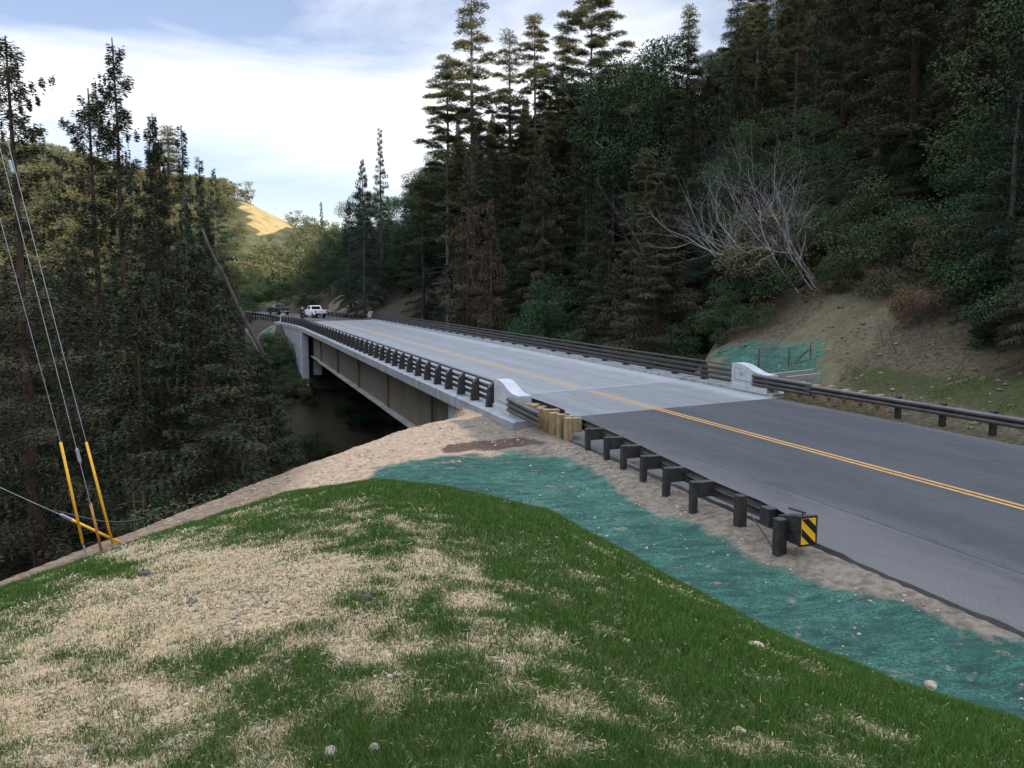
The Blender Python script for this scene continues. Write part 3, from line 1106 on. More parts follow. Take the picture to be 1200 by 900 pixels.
# railings
def railing(side, s0, s1, spacing):
    rl = MB()
    ss = list(np.arange(s0, s1, 2.0)) + [s1]
    bars = ((0.98, 0.055, 0.035), (0.755, 0.05, 0.06), (0.535, 0.05, 0.06), (0.315, 0.05, 0.06))
    top = []
    for i, (z, hw, hh) in enumerate(bars):
        mb = MB()
        path = []
        for s in ss:
            tt = LE(s) + 0.62 if side == 'l' else 20.82
            path.append((tt, s, z))
        mb.sweep([(-hw, -hh), (-hw, hh * 0.7), (-hw * 0.6, hh), (hw * 0.6, hh), (hw, hh * 0.7), (hw, -hh)], path)
        top.append(mb)
    root_ = top[0].build('railing', MT['rail'], bridge)
    for mb in top[1:]:
        mb.build('railing_bar', MT['rail'], root_)
    n = int(round((s1 - s0 - 0.5) / spacing))
    first = None
    for i in range(n + 1):
        s = s0 + 0.25 + (s1 - s0 - 0.5) * i / n
        a = LE(s) + 0.54 if side == 'l' else 20.90
        sg = -1 if side == 'l' else 1
        mb = MB()
        prof = [(a, 0.132), (a, 1.0), (a + sg * 0.05, 1.0), (a + sg * 0.22, 0.80), (a + sg * 0.30, 0.132)]
        mb.prism(prof, lambda p: (p[0], s - 0.105, p[1]), lambda p: (p[0], s + 0.105, p[1]))
        mb.build('railing_post', MT['rail'], root_)
    return root_


railing('l', 27.15, 109.6, 1.85)
railing('r', 30.0, 119.5, 2.6)


def end_block(t0, t1, sA, sB, face):
    """concrete end block: full height at sA, sweeping down in an S to sB; face: +1 recess on the high-t side, -1 low-t"""
    ln = sB - sA
    prof = [(0, -0.0), (0, 1.08), (0.06, 1.10), (0.16, 1.105), (0.27, 1.085), (0.38, 1.03), (0.49, 0.945), (0.60, 0.855), (0.72, 0.785), (0.85, 0.755), (1.0, 0.75), (1.0, 0.0)]
    m = MB()
    pr = [(sA + ln * a, 0.131 + z * 0.93) for a, z in prof]
    m.prism(pr, lambda p: (t0, p[0], p[1]), lambda p: (t1, p[0], p[1]))
    m.box(t0 - 0.05, t1 + 0.05, min(sA, sB), max(sA, sB), 0.06, 0.30)
    b = m.build('end_block', MT['concrete_white'], bridge)
    # sunken panel: a proud frame line round it
    tf = t1 if face > 0 else t0
    q = [(0.10, 0.36), (0.10, 0.90), (0.30, 0.88), (0.42, 0.80), (0.56, 0.68), (0.72, 0.60), (0.72, 0.36)]
    q = [(sA + ln * a, 0.131 + z * 0.93) for a, z in q]
    pm = MB()
    pm.prism(q, lambda p: (tf + face * 0.003, p[0], p[1]), lambda p: (tf + face * 0.012, p[0], p[1]))
    pm.build('panel', MT['concrete'] if False else MT['concrete_white'], b)
    edge = MB()
    edge.tube([(tf + face * 0.014, a, z) for a, z in q + [q[0]]], 0.012, 4)
    edge.build('panel_rim', MT['concrete'], b)
    return b


end_block(8.92, 9.38, 27.1, 24.65, -1)
rb = end_block(20.50, 20.96, 29.95, 27.45, -1)
end_block(LE(110.5) + 0.5, LE(110.5) + 0.95, 109.7, 112.0, -1)
end_block(20.52, 20.98, 119.6, 121.6, -1)


def text_mesh(txt, size):
    fc = bpy.data.curves.new('text', 'FONT')
    fc.body = txt
    fc.size = size
    fc.extrude = 0.004
    fc.align_x = 'CENTER'
    tmp = bpy.data.objects.new('text', fc)
    COL.objects.link(tmp)
    bpy.context.view_layer.update()
    me = bpy.data.meshes.new_from_object(tmp.evaluated_get(bpy.context.evaluated_depsgraph_get()))
    bpy.data.objects.remove(tmp)
    return me


tm = text_mesh('2017', 0.22)
tm.materials.append(MT['concrete_dark'])
to = bpy.data.objects.new('cast_year', tm)
COL.objects.link(to)
to.parent = rb
ORG[to] = ORG[rb]
# faces the road (towards low t); reads along decreasing s
to.matrix_local = Matrix.Translation(Vector((20.50 - 0.016, 29.15, 0.66)) - ORG[rb]) @ Matrix(((0, 0, -1, 0), (-1, 0, 0, 0), (0, 1, 0, 0), (0, 0, 0, 1)))


# ================================================================== GUARDRAILS
def beam_profile(ncorr, h, depth=0.083, th=0.006, flip=1):
    """closed outline (lateral, z) of a corrugated beam"""
    pts = []
    steps = ncorr * 8
    for i in range(steps + 1):
        f = i / steps
        z = -h / 2 + h * f
        c = abs(math.sin(math.pi * ncorr * f))
        pts.append((flip * depth * min(1, c * 1.25), z))
    back = [(p[0] - flip * th, p[1]) for p in reversed(pts)]
    return pts + back


def lerp_path(path, ds=0.8):
    out = []
    for (a, b) in zip(path[:-1], path[1:]):
        l = math.hypot(b[0] - a[0], b[1] - a[1])
        n = max(1, int(l / ds))
        for i in range(n):
            f = i / n
            out.append(tuple(a[k] + (b[k] - a[k]) * f for k in range(3)))
    out.append(path[-1])
    return out


def t_on(path, s):
    pts = sorted(path, key=lambda p: p[1])
    return float(np.interp(s, [p[1] for p in pts], [p[0] for p in pts]))


# --- near guardrail
gl = thing('guardrail', 'guardrail of dark steel and timber posts ending in a striped yellow and black terminal', 'guardrail', (9.0, 17.0, -0.25))
GPATH = [(8.76, 10.9, 0.34), (8.93, 12.1, 0.34), (8.98, 13.5, 0.34), (9.22, 15.8, 0.35), (9.46, 18.1, 0.37), (9.62, 20.7, 0.40), (9.60, 22.2, 0.42), (9.58, 24.0, 0.44)]
m = MB()
m.sweep(beam_profile(2, 0.31), lerp_path(GPATH))
m.build('rail_beam', MT['beam'], gl)
m = MB()
m.sweep(beam_profile(3, 0.50), lerp_path([(9.585, 22.6, 0.42), (9.575, 24.0, 0.44), (9.42, 25.4, 0.50)]))
m.build('thrie_beam', MT['beam'], gl)
m = MB()
m.sweep(beam_profile(3, 0.50, flip=-1), lerp_path([(8.76, 22.35, 0.42), (8.86, 25.4, 0.48)]))
m.build('outer_thrie_beam', MT['galv'] if False else MT['beam'], gl)
# steel posts with offset blocks
for i, (u, v) in enumerate([(683, 521), (706, 534), (724, 546), (746, 557), (767, 571), (793, 587), (822, 606), (872, 627)]):
    g = at(u, v, -0.22)
    s, t = st(g.x, g.y)
    tb = t_on(GPATH, s)
    zt = 0.49 + 0.006 * (s - 12)
    zg = h1(g.x, g.y)
    m = MB()
    t = tb - 0.42 if i < 7 else tb - 0.19
    if i < 7:
        m.bbox(t - 0.06, t + 0.06, s - 0.075, s + 0.075, zg - 0.5, zt + 0.01, 0.008)
    else:
        m.bbox(t - 0.085, t + 0.085, s - 0.09, s + 0.09, zg - 0.5, zt + 0.04, 0.008)
    p = m.build('steel_post' if i < 7 else 'timber_post', MT['black_box'] if i < 7 else MT['dark_wood'], gl)
    if i < 7:
        b = MB()
        b.bbox(t + 0.063, tb - 0.004, s - 0.075, s + 0.075, zt - 0.30, zt, 0.008)
        b.build('offset_block', MT['black_box'], p)
# tan timber posts by the bridge end
for i, (u, v, wd) in enumerate([(674, 522, .2), (662, 516, .2), (652, 512, .25), (643, 508, .22), (636, 504, .2), (627, 500, .2), (619, 497, .2), (612, 494, .2)]):
    g = at(u, v, -0.2)
    s, t = st(g.x, g.y)
    s = 21.3 + i * 0.52
    tb = t_on(GPATH, s)
    zg = h1(*P(tb - .5, s)[:2])
    t = tb - 0.40
    m = MB()
    tw = wd / 2
    zt = 0.62 + 0.03 * (i % 2)
    m.bbox(t - tw, t + tw, s - 0.12, s + 0.10, zg - 0.5, zt, 0.012)
    p = m.build('timber_post', MT['tan_wood'], gl)
    b = MB()
    b.bbox(t + tw + 0.003, tb - 0.006, s - 0.10, s + 0.08, 0.20, zt - 0.06 + 0.05 * (i % 3 == 0), 0.012)
    b.build('offset_block', MT['tan_wood'], p)
# end terminal
s0, t0 = 10.62, 8.73
m = MB()
m.bbox(t0 - 0.30, t0 - 0.13, 10.87, 11.04, -0.75, 0.50, 0.008)
m.bbox(t0 - 0.33, t0 - 0.10, 10.78, 11.05, -0.30, -0.16, 0.01)
m.build('anchor_post', MT['black_box'], gl)
m = MB()
m.prism([(10.58, 0.13), (10.58, 0.60), (10.64, 0.61), (11.15, 0.50), (11.15, 0.20), (10.85, 0.13)], lambda p: (t0 - 0.12, p[0], p[1]), lambda p: (t0 + 0.17, p[0], p[1]))
m.box(t0 - 0.135, t0 - 0.121, 10.62, 11.0, 0.34, 0.37)
tm_ = m.build('end_terminal', MT['black_box'], gl)
m = MB()
m.bbox(t0 - 0.16, t0 + 0.19, 10.545, 10.578, 0.13, 0.63, 0.006)
m.build('impact_plate', MT['black_box'], tm_)
m = MB()
x0, x1, z0, z1 = t0 - 0.13, t0 + 0.14, 0.17, 0.59
m.box(x0, x1, 10.534, 10.543, z0, z1)
sg = m.build('marker_panel', MT['sign_yellow'], tm_)
m = MB()
W_, H_ = x1 - x0, z1 - z0


def clip_stripe(c0, c1):
    """stripe between the lines z = -slope*x + c, clipped to the panel"""
    k = 0.95
    poly = [(x0, z0), (x1, z0), (x1, z1), (x0, z1)]

    def cut(poly, c, keep):
        out = []
        for i in range(len(poly)):
            a, b = poly[i], poly[(i + 1) % len(poly)]
            fa = (a[1] - z0) + k * (a[0] - x0) - c
            fb_ = (b[1] - z0) + k * (b[0] - x0) - c
            if keep * fa >= 0:
                out.append(a)
            if fa * fb_ < 0:
                f = fa / (fa - fb_)
                out.append((a[0] + (b[0] - a[0]) * f, a[1] + (b[1] - a[1]) * f))
        return out
    poly = cut(poly, c0, 1)
    return cut(poly, c1, -1) if len(poly) > 2 else []


for c0, c1 in ((0.15, 0.27), (0.41, 0.54)):
    pl = clip_stripe(c0, c1)
    if len(pl) > 2:
        m.prism(pl, lambda p: (p[0], 10.5325, p[1]), lambda p: (p[0], 10.5295, p[1]))
m.build('black_stripe', MT['sign_black'], sg)
m = MB()
m.tube([(t0 - 0.05, 10.56, 0.68), (t0 + 0.02, 11.05, 0.63)], 0.018, 6)
m.tube([(t0 - 0.05, 10.62, 0.60), (t0 - 0.05, 10.62, 0.68)], 0.012, 5)
m.build('top_rod', MT['black_box'], tm_)
m = MB()
m.tube([(t0 - 0.02, 12.0, 0.26), (t0 - 0.16, 10.98, -0.2)], 0.014, 6)
m.build('anchor_cable', MT['rail'], gl)
m = MB()
m.box(t0 - 0.03, t0 + 0.16, 11.5, 11.75, 0.18, 0.49)
m.build('cable_bracket', MT['black_box'], gl)

# --- guardrail across the road
gr = thing('guardrail', 'long dark steel guardrail across the road, below the bare soil bank', 'guardrail', (20.7, 18.0, -0.05))
RPATH = [(20.75, -6.0, 0.55), (20.78, 4.0, 0.55), (20.72, 16, 0.55), (20.66, 22, 0.55), (20.62, 25.3, 0.55)]
m = MB()
m.sweep(beam_profile(2, 0.31, flip=-1), lerp_path(RPATH))
m.build('rail_beam', MT['beam'], gr)
m = MB()
m.sweep(beam_profile(3, 0.50, flip=-1), lerp_path([(20.62, 25.0, 0.53), (20.48, 28.4, 0.56)]))
m.build('thrie_beam', MT['beam'], gr)
for i in range(14):
    s = 21.2 - 1.9 * i * (0.93 if i < 6 else 1)
    tb = t_on(RPATH, s)
    p = P(tb + .4, s)
    m = MB()
    m.bbox(tb + 0.22, tb + 0.38, s - 0.08, s + 0.08, min(h1(p.x, p.y), 0) - 0.5, 0.74, 0.008)
    ps = m.build('steel_post', MT['black_box'], gr)
    b = MB()
    b.bbox(tb + 0.006, tb + 0.217, s - 0.075, s + 0.075, 0.40, 0.70, 0.008)
    b.build('offset_block', MT['black_box'], ps)
for i in range(8):
    s = 22.0 + 0.78 * i
    tb = t_on(RPATH + [(20.48, 28.4, 0.56)], s)
    m = MB()
    m.bbox(tb + 0.20, tb + 0.42, s - 0.11, s + 0.11, -0.5, 0.70 + 0.04 * (i % 2), 0.012)
    ps = m.build('timber_post', MT['tan_wood'], gr)
    b = MB()
    b.bbox(tb + 0.006, tb + 0.197, s - 0.09, s + 0.09, 0.30, 0.69, 0.012)
    b.build('offset_block', MT['tan_wood'], ps)


def far_guardrail(label, pts, side):
    org = pts[len(pts) // 2]
    g = thing('guardrail', label, 'guardrail', (org[0], org[1], -0.1))
    m = MB()
    m.sweep(beam_profile(2, 0.34, flip=side), lerp_path(pts))
    m.build('rail_beam', MT['beam'], g)
    s = pts[0][1] + 0.6
    while s < pts[-1][1]:
        tb = t_on(pts, s)
        p = P(tb - side * 0.3, s)
        m = MB()
        m.box(tb - side * 0.36, tb - side * 0.18, s - 0.1, s + 0.1, min(-0.2, h1(p.x, p.y)) - 0.4, 0.72)
        m.box(tb - side * 0.178, tb - side * 0.01, s - 0.09, s + 0.09, 0.36, 0.68)
        m.build('steel_post', MT['black_box'], g)
        s += 1.95
    return g


def tr(off, s):
    return 14.6 + off - float(road_shift(np.array(float(s))))


far_guardrail('short dark guardrail beyond the far end of the bridge, under the pale roadside bank', [(tr(6.2, s) if s > 124 else 20.5, s, 0.55) for s in (121.4, 126, 131, 136, 141, 146)], -1)
far_guardrail('dark guardrail behind the pale curved wing wall, near the charcoal pickup', [(LE(111) + 0.72 if s < 113 else tr(-6.3, s) - 0.2, s, 0.55) for s in (111.9, 116, 120, 126, 132, 140, 150)], 1)
# ================================================================== TREES: generators
def rv(rs, n):
    v = rs.normal(size=(n, 3))
    return v / np.linalg.norm(v, axis=1, keepdims=True)


def nrm(v):
    return v / np.maximum(np.linalg.norm(v, axis=-1, keepdims=True), 1e-9)


def leaf_quads(c, d, nr, L, W):
    """diamond leaves: centre c, direction d, normal nr"""
    d = nrm(d)
    sd = nrm(np.cross(nr, d))
    L = np.asarray(L)[:, None]
    W = np.asarray(W)[:, None]
    V = np.stack([c - d * L / 2, c + sd * W / 2 + d * L * 0.08, c + d * L / 2, c - sd * W / 2 + d * L * 0.08], 1).reshape(-1, 3)
    F = np.arange(len(V)).reshape(-1, 4)
    return V, F


def crown_mesh(name, parts, mat, rs):
    V, F, R2 = [], [], []
    o = 0
    for (v, f) in parts:
        V.append(v)
        F.append(f + o)
        R2.append(np.full(len(f), rs.random()))
        o += len(v)
    V, F, R2 = np.concatenate(V), np.concatenate(F), np.concatenate(R2)
    return array_mesh(name, V, F, [mat], dict(rnd=np.clip(rs.normal(0.42, 0.20, len(F)) + 0.45 * (R2 - .5), 0, 1), rnd2=R2))


def tube_mesh(name, mb, mat, smooth=True):
    me = bpy.data.meshes.new(name)
    me.from_pydata([tuple(v) for v in mb.v], [], mb.f)
    me.materials.append(mat)
    if smooth:
        me.polygons.foreach_set('use_smooth', [True] * len(me.polygons))
    me.update()
    return me


def trunk_path(rs, Ht, lean=0.0, wob=0.01):
    n = 9
    a = rs.random() * 6.28
    pts = []
    for i in range(n):
        f = i / (n - 1)
        pts.append(Vector((math.cos(a) * lean * Ht * f * f + rs.normal() * wob * Ht * f * (1 - f), math.sin(a) * lean * Ht * f * f + rs.normal() * wob * Ht * f * (1 - f), f * Ht)))
    return pts


def on_path(pts, f):
    f = min(max(f, 0), 0.9999) * (len(pts) - 1)
    i = int(f)
    return pts[i].lerp(pts[i + 1], f - i)


def conifer(name, seed, Ht=25, c0=0.12, rmax=4.0, nb=110, droop=0.10, el=(-12, 32), density=115, leaf=(0.30, 0.09), top_pow=0.85, ragged=0.5, r0=0.35, bark='bark_red', foliage='lf_redwood', tuft=0.0, dead=0.25):
    """conifer with layered fronds: returns trunk mesh, crown mesh, height"""
    rs = np.random.RandomState(seed)
    tp = trunk_path(rs, Ht, 0.0, 0.006)
    tm = MB()
    tm.tube(tp, [r0 * (1 - 0.93 * i / 8) * (1.25 if i == 0 else 1) for i in range(9)], 8, cap=False)
    parts = []
    az = rs.random() * 6.28
    for i in range(nb):
        h = (i + rs.random()) / nb
        h = h ** 0.9
        z = (c0 + (0.985 - c0) * h)
        p0 = np.array(on_path(tp, z))
        az += 2.4 + rs.normal() * 0.5
        prof = min(1.0, (1 - h) ** top_pow * 1.12 + 0.05) * (0.75 + 0.25 * min(1, h * 5))
        L = rmax * prof * (1 - ragged * rs.random() ** 1.3)
        if rs.random() < 0.06 * ragged * 2:
            L *= 0.4
        L = max(L, 0.35)
        e0 = math.radians(el[0] + (el[1] - el[0]) * h + rs.normal() * 8)
        out = np.array([math.cos(az), math.sin(az), 0])
        side = np.array([-out[1], out[0], 0])

        def pos(a):
            a = np.asarray(a)[:, None]
            return p0 + out * (L * a * math.cos(e0)) + np.array([0, 0, 1.0]) * (L * a * math.sin(e0) - droop * L * a * a)
        br = pos(np.linspace(0, 0.92, 5))
        tm.tube([Vector(q) for q in br], [max(0.012, r0 * 0.16 * (1 - h * 0.7) * (1 - 0.2 * k)) for k in range(5)], 3, cap=False)
        n = int(max(10, L * density * (0.7 + 0.6 * rs.random())))
        if tuft > 0:
            # leaves gathered in clumps toward the branch end
            nc = max(2, int(L * 1.6))
            ca = 0.45 + 0.6 * rs.random(nc)
            cc = pos(np.minimum(ca, 1.02)) + side * (rs.normal(size=(nc, 1)) * 0.16 * L) + np.array([0, 0, 1.0]) * (rs.random((nc, 1)) * 0.3)
            k = rs.randint(0, nc, n)
            dirv = rv(rs, n)
            dirv[:, 2] = np.abs(dirv[:, 2]) * 0.8 - 0.15
            c = cc[k] + dirv * (tuft * (0.35 + 0.65 * rs.random((n, 1)))) * np.array([1.25, 1.25, 0.7])
            d = dirv + 0.3 * rv(rs, n)
            nr = rv(rs, n)
        else:
            a = 0.12 + 0.9 * rs.random(n) ** 0.75
            wd = (0.36 * L * np.clip(1.06 - a, 0, 1) ** 0.65 + 0.10)
            # side twigs: lateral offset in steps so that fingers of foliage show
            nt2 = max(3, int(L * 2.6))
            ak = np.round(a * nt2) / nt2
            b = (rs.random(n) * 2 - 1)
            a2 = ak + np.abs(b) * 0.12 + rs.normal(size=n) * 0.014
            b = b * wd
            c = pos(a2) + side * b[:, None]
            c[:, 2] += -np.abs(b) * 0.34 + rs.normal(size=n) * 0.13 - 0.05 * L * a2 * rs.random(n)
            d = out * 0.8 + side * (np.sign(b) * 0.9)[:, None] + 0.45 * rv(rs, n) + np.array([0, 0, -0.25])
            nr = np.array([0, 0, 0.8]) + 0.9 * rv(rs, n)
        Ls = leaf[0] * (0.6 + 0.8 * rs.random(n))
        parts.append(leaf_quads(c, d, nr, Ls, leaf[1] * (0.6 + 0.8 * rs.random(n))))
    # dead stubs below the crown
    for i in range(int(nb * dead)):
        z = c0 * (0.35 + 0.75 * rs.random())
        p0 = Vector(on_path(tp, z))
        a = rs.random() * 6.28
        L = rmax * (0.15 + 0.4 * rs.random())
        o_ = Vector((math.cos(a), math.sin(a), -0.1 + 0.2 * rs.random()))
        tm.tube([p0, p0 + o_ * L * 0.5, p0 + o_ * L + Vector((0, 0, -0.12 * L))], [0.05, 0.03, 0.01], 3, cap=False)
    return tube_mesh(name + '_trunk', tm, MT[bark]), crown_mesh(name + '_crown', parts, MT[foliage], rs), Ht


def limb(mb, rs, p, d, L, r, depth, ends, up=0.25, spread=0.7, sides=5, nseg=4, split=(2, 3), shrink=0.68, wig=0.22):
    pts, rad = [Vector(p)], [r]
    q, dd = Vector(p), Vector(d).normalized()
    for i in range(nseg):
        dd = (dd + Vector(rs.normal(size=3)) * wig * 0.5 + Vector((0, 0, up * 0.25))).normalized()
        q = q + dd * (L / nseg)
        pts.append(q.copy())
        rad.append(r * (1 - 0.5 * (i + 1) / nseg))
    mb.tube(pts, rad, sides, cap=False)
    if depth == 0:
        ends.append(q.copy())
        return
    for k in range(rs.randint(split[0], split[1] + 1)):
        nd = (dd + Vector(rs.normal(size=3)) * spread).normalized()
        fr = 1.0 if k == 0 else 0.45 + 0.55 * rs.random()
        start = on_path(pts, fr)
        limb(mb, rs, start, nd, L * shrink * (0.75 + 0.5 * rs.random()), r * 0.5 * (1.1 if k == 0 else 0.85), depth - 1, ends, up, spread, max(3, sides - 1), max(2, nseg - 1), split, shrink, wig)


def broadleaf(name, seed, Ht=11, R=4.5, trunk=0.28, r0=0.25, nlimb=5, depth=2, cl=(1.0, 0.7), per=150, leaf=(0.26, 0.15), bark='bark_grey', foliage='lf_oak', extra=0.5, base=0.1):
    rs = np.random.RandomState(seed)
    tm = MB()
    th = Ht * trunk
    fork = Vector((rs.normal() * 0.3, rs.normal() * 0.3, th))
    tm.tube([Vector((0, 0, -0.3)), Vector((0, 0, th * 0.5)) + Vector((rs.normal() * .1, rs.normal() * .1, 0)), fork], [r0 * 1.3, r0, r0 * 0.85], 7, cap=False)
    ends = []
    for i in range(nlimb):
        a = 2 * math.pi * (i + rs.random() * 0.6) / nlimb
        d = Vector((math.cos(a) * R, math.sin(a) * R, (Ht - th) * (0.5 + 0.8 * rs.random())))
        limb(tm, rs, fork, d, (Ht - th) * 0.42, r0 * 0.5, depth, ends, 0.2, 0.65)
    E = np.array([tuple(e) for e in ends])
    # pull clumps into an uneven dome
    ex = int(len(E) * extra)
    a = rs.random(ex) * 6.28
    hz = base + (1 - base) * rs.random(ex)
    rr = R * np.sqrt(np.clip(1 - ((hz - 0.45) / 0.6) ** 2, 0.05, 1)) * (0.55 + 0.45 * rs.random(ex))
    E2 = np.stack([rr * np.cos(a), rr * np.sin(a), Ht * hz], -1)
    E = np.concatenate([E, E2])
    k = np.maximum(np.hypot(E[:, 0], E[:, 1]) / R, np.abs(E[:, 2] - Ht * 0.5) / (Ht * 0.5))
    E = np.where((k > 1)[:, None], np.array([0, 0, Ht * 0.5]) + (E - np.array([0, 0, Ht * 0.5])) / np.maximum(k, 1)[:, None], E)
    parts = []
    for e in E:
        r_ = cl[0] * (0.5 + 0.8 * rs.random())
        n = int(per * (r_ / cl[0]) ** 2 * (0.6 + 0.7 * rs.random()))
        u = rv(rs, n)
        c = e + u * (r_ * (0.35 + 0.65 * rs.random((n, 1)) ** 0.6)) * np.array([1.15, 1.15, cl[1]])
        d = u * 0.6 + rv(rs, n) + np.array([0, 0, -0.3])
        nr = u + 0.9 * rv(rs, n) + np.array([0, 0, 0.4])
        parts.append(leaf_quads(c, d, nr, leaf[0] * (0.6 + 0.8 * rs.random(n)), leaf[1] * (0.6 + 0.8 * rs.random(n))))
    return tube_mesh(name + '_trunk', tm, MT[bark]), crown_mesh(name + '_crown', parts, MT[foliage], rs), Ht


def bare(name, seed, Ht=9, nstem=4, lean=(0, 0), depth=4, r0=0.10, spread=0.45, bark='bark_pale', up=0.3, nsplit=(2, 3)):
    rs = np.random.RandomState(seed)
    tm = MB()
    ends = []
    for i in range(nstem):
        a = rs.random() * 6.28
        d = Vector((lean[0] + 0.35 * math.cos(a), lean[1] + 0.35 * math.sin(a), 1.0))
        limb(tm, rs, Vector((0.3 * math.cos(a) * nstem * .3, 0.3 * math.sin(a) * nstem * .3, -0.3)), d, Ht * 0.36 * (0.8 + 0.4 * rs.random()), r0 * (0.7 + 0.6 * rs.random()), depth, ends, up, spread, 5, 5, nsplit, 0.70, 0.16)
    return tube_mesh(name, tm, MT[bark]), None, Ht


SPEC = {}
# redwoods, firs, pines
for i in range(4):
    SPEC['redwood%d' % i] = conifer('redwood', 10 + i, Ht=30, c0=(0.10, 0.22, 0.05, 0.3)[i], rmax=(4.6, 4.0, 5.0, 3.6)[i], nb=185, droop=0.12, ragged=0.42, r0=0.42, density=250, leaf=(0.20, 0.062))
for i in range(3):
    SPEC['fir%d' % i] = conifer('fir', 30 + i, Ht=24, c0=0.06, rmax=(4.2, 3.6, 4.8)[i], nb=105, droop=0.16, el=(-18, 38), ragged=0.4, r0=0.32, bark='bark_grey', foliage='lf_fir', density=250, leaf=(0.20, 0.060))
for i in range(3):
    SPEC['pine%d' % i] = conifer('pine', 50 + i, Ht=26, c0=(0.35, 0.25, 0.5)[i], rmax=(4.4, 3.8, 4.6)[i], nb=72, droop=0.02, el=(0, 40), top_pow=(0.6, 0.75, 0.42)[i], ragged=0.6, r0=0.34, bark='bark_grey', foliage='lf_pine', tuft=0.62, density=420, leaf=(0.22, 0.045), dead=0.4)
# slender, thin topped redwood and a sparse spire
SPEC['slender'] = conifer('slender_redwood', 71, Ht=32, c0=0.28, rmax=2.1, nb=130, droop=0.05, el=(-10, 35), top_pow=0.40, ragged=0.7, r0=0.34, density=190, leaf=(0.20, 0.055), dead=0.4)
SPEC['sparse'] = conifer('sparse_redwood', 72, Ht=32, c0=0.30, rmax=4.4, nb=120, droop=0.03, el=(-8, 35), top_pow=0.45, ragged=0.65, r0=0.42, density=190, leaf=(0.20, 0.055), dead=0.5)
SPEC['spire'] = conifer('spire', 73, Ht=24, c0=0.10, rmax=2.6, nb=85, droop=0.12, el=(-15, 40), top_pow=1.0, ragged=0.5, r0=0.25, bark='bark_grey', foliage='lf_fir', density=200, leaf=(0.20, 0.06))
SPEC['tan'] = conifer('tan_redwood', 75, Ht=20, c0=0.62, rmax=2.6, nb=70, ragged=0.5, r0=0.24, density=200, leaf=(0.20, 0.06), bark='bark_tan', dead=0.6)
SPEC['brown'] = conifer('brown_redwood', 74, Ht=24, c0=0.05, rmax=3.8, nb=120, droop=0.14, ragged=0.45, r0=0.32, density=230, leaf=(0.20, 0.062), foliage='lf_brown')
# broadleaf
for i in range(4):
    SPEC['oak%d' % i] = broadleaf('oak', 90 + i, Ht=(11, 9, 13, 10)[i], R=(4.6, 4.4, 4.8, 5.2)[i], foliage=('lf_oak', 'lf_oak', 'lf_bay', 'lf_bay')[i], cl=(1.0, 0.75), per=640, leaf=(0.13, 0.072), extra=1.0)
SPEC['bay_near'] = broadleaf('bay_near', 99, Ht=12, R=5.2, foliage='lf_bay', per=700, leaf=(0.125, 0.055), cl=(1.0, 0.7), nlimb=6)
for i in range(3):
    SPEC['bush%d' % i] = broadleaf('bush', 110 + i, Ht=2.6, R=1.7, trunk=0.12, r0=0.06, nlimb=6, depth=1, cl=(0.50, 0.8), per=520, leaf=(0.085, 0.042), foliage=('lf_bay', 'lf_oak', 'lf_dry')[i], base=0.0, extra=1.0)
SPEC['far0'] = broadleaf('far_oak', 120, Ht=9, R=4.6, trunk=0.2, nlimb=4, depth=1, cl=(1.5, 0.75), per=120, leaf=(0.45, 0.28), foliage='lf_far', base=0.0, extra=1.3)
SPEC['far1'] = broadleaf('far_oak', 121, Ht=8, R=5.0, trunk=0.2, nlimb=4, depth=1, cl=(1.4, 0.8), per=120, leaf=(0.45, 0.28), foliage='lf_far', base=0.0, extra=1.3)
SPEC['bare0'] = bare('bare_tree', 130, Ht=10, nstem=18, lean=(-1.0, 0.0), depth=5, r0=0.075, spread=0.42)
SPEC['bare1'] = bare('bare_tree', 131, Ht=9, nstem=3, lean=(-0.2, 0.0), depth=4, r0=0.075, spread=0.36)
SPEC['bare3'] = bare('bare_tree', 134, Ht=9, nstem=3, lean=(-0.2, 0.0), depth=4, r0=0.06, spread=0.36, bark='bark_grey')
SPEC['bare2'] = bare('bare_shrub', 132, Ht=2.6, nstem=9, depth=2, r0=0.022, spread=0.35, bark='bark_grey', up=0.1)


def place(spec, name, x, y, height, rz, label, cat='tree', group=None, z=None, sx=1.0, tilt=(0, 0)):
    tr_, cr_, Ht = SPEC[spec]
    k = height / Ht
    zz = h1(x, y) - 0.25 if z is None else z
    if cr_ is None:
        o = bpy.data.objects.new(name, tr_)
        COL.objects.link(o)
        tag(o, label, cat, group)
    else:
        o = bpy.data.objects.new(name, None)
        COL.objects.link(o)
        tag(o, label, cat, group)
        for nm, me in (('trunk', tr_), ('crown', cr_)):
            c = bpy.data.objects.new(nm, me)
            COL.objects.link(c)
            c.parent = o
    o.location = (x, y, zz)
    o.rotation_euler = (tilt[0], tilt[1], rz)
    o.scale = (k * sx, k * sx, k)
    return o


def hero(spec, name, u, v, y, label, sx=1.0, rz=None, cat='tree', group=None):
    """a tree whose tip is seen at photo pixel u, v, standing y metres away"""
    p = at_y(u, v, y)
    zb = h1(p.x, p.y) - 0.25
    return place(spec, name, p.x, p.y, p.z - zb, random.random() * 6.28 if rz is None else rz, label, cat, group, zb, sx)


TAKEN = []


def free(x, y, d):
    for (a, b) in TAKEN:
        if (a - x) ** 2 + (b - y) ** 2 < d * d:
            return False
    TAKEN.append((x, y))
    return True


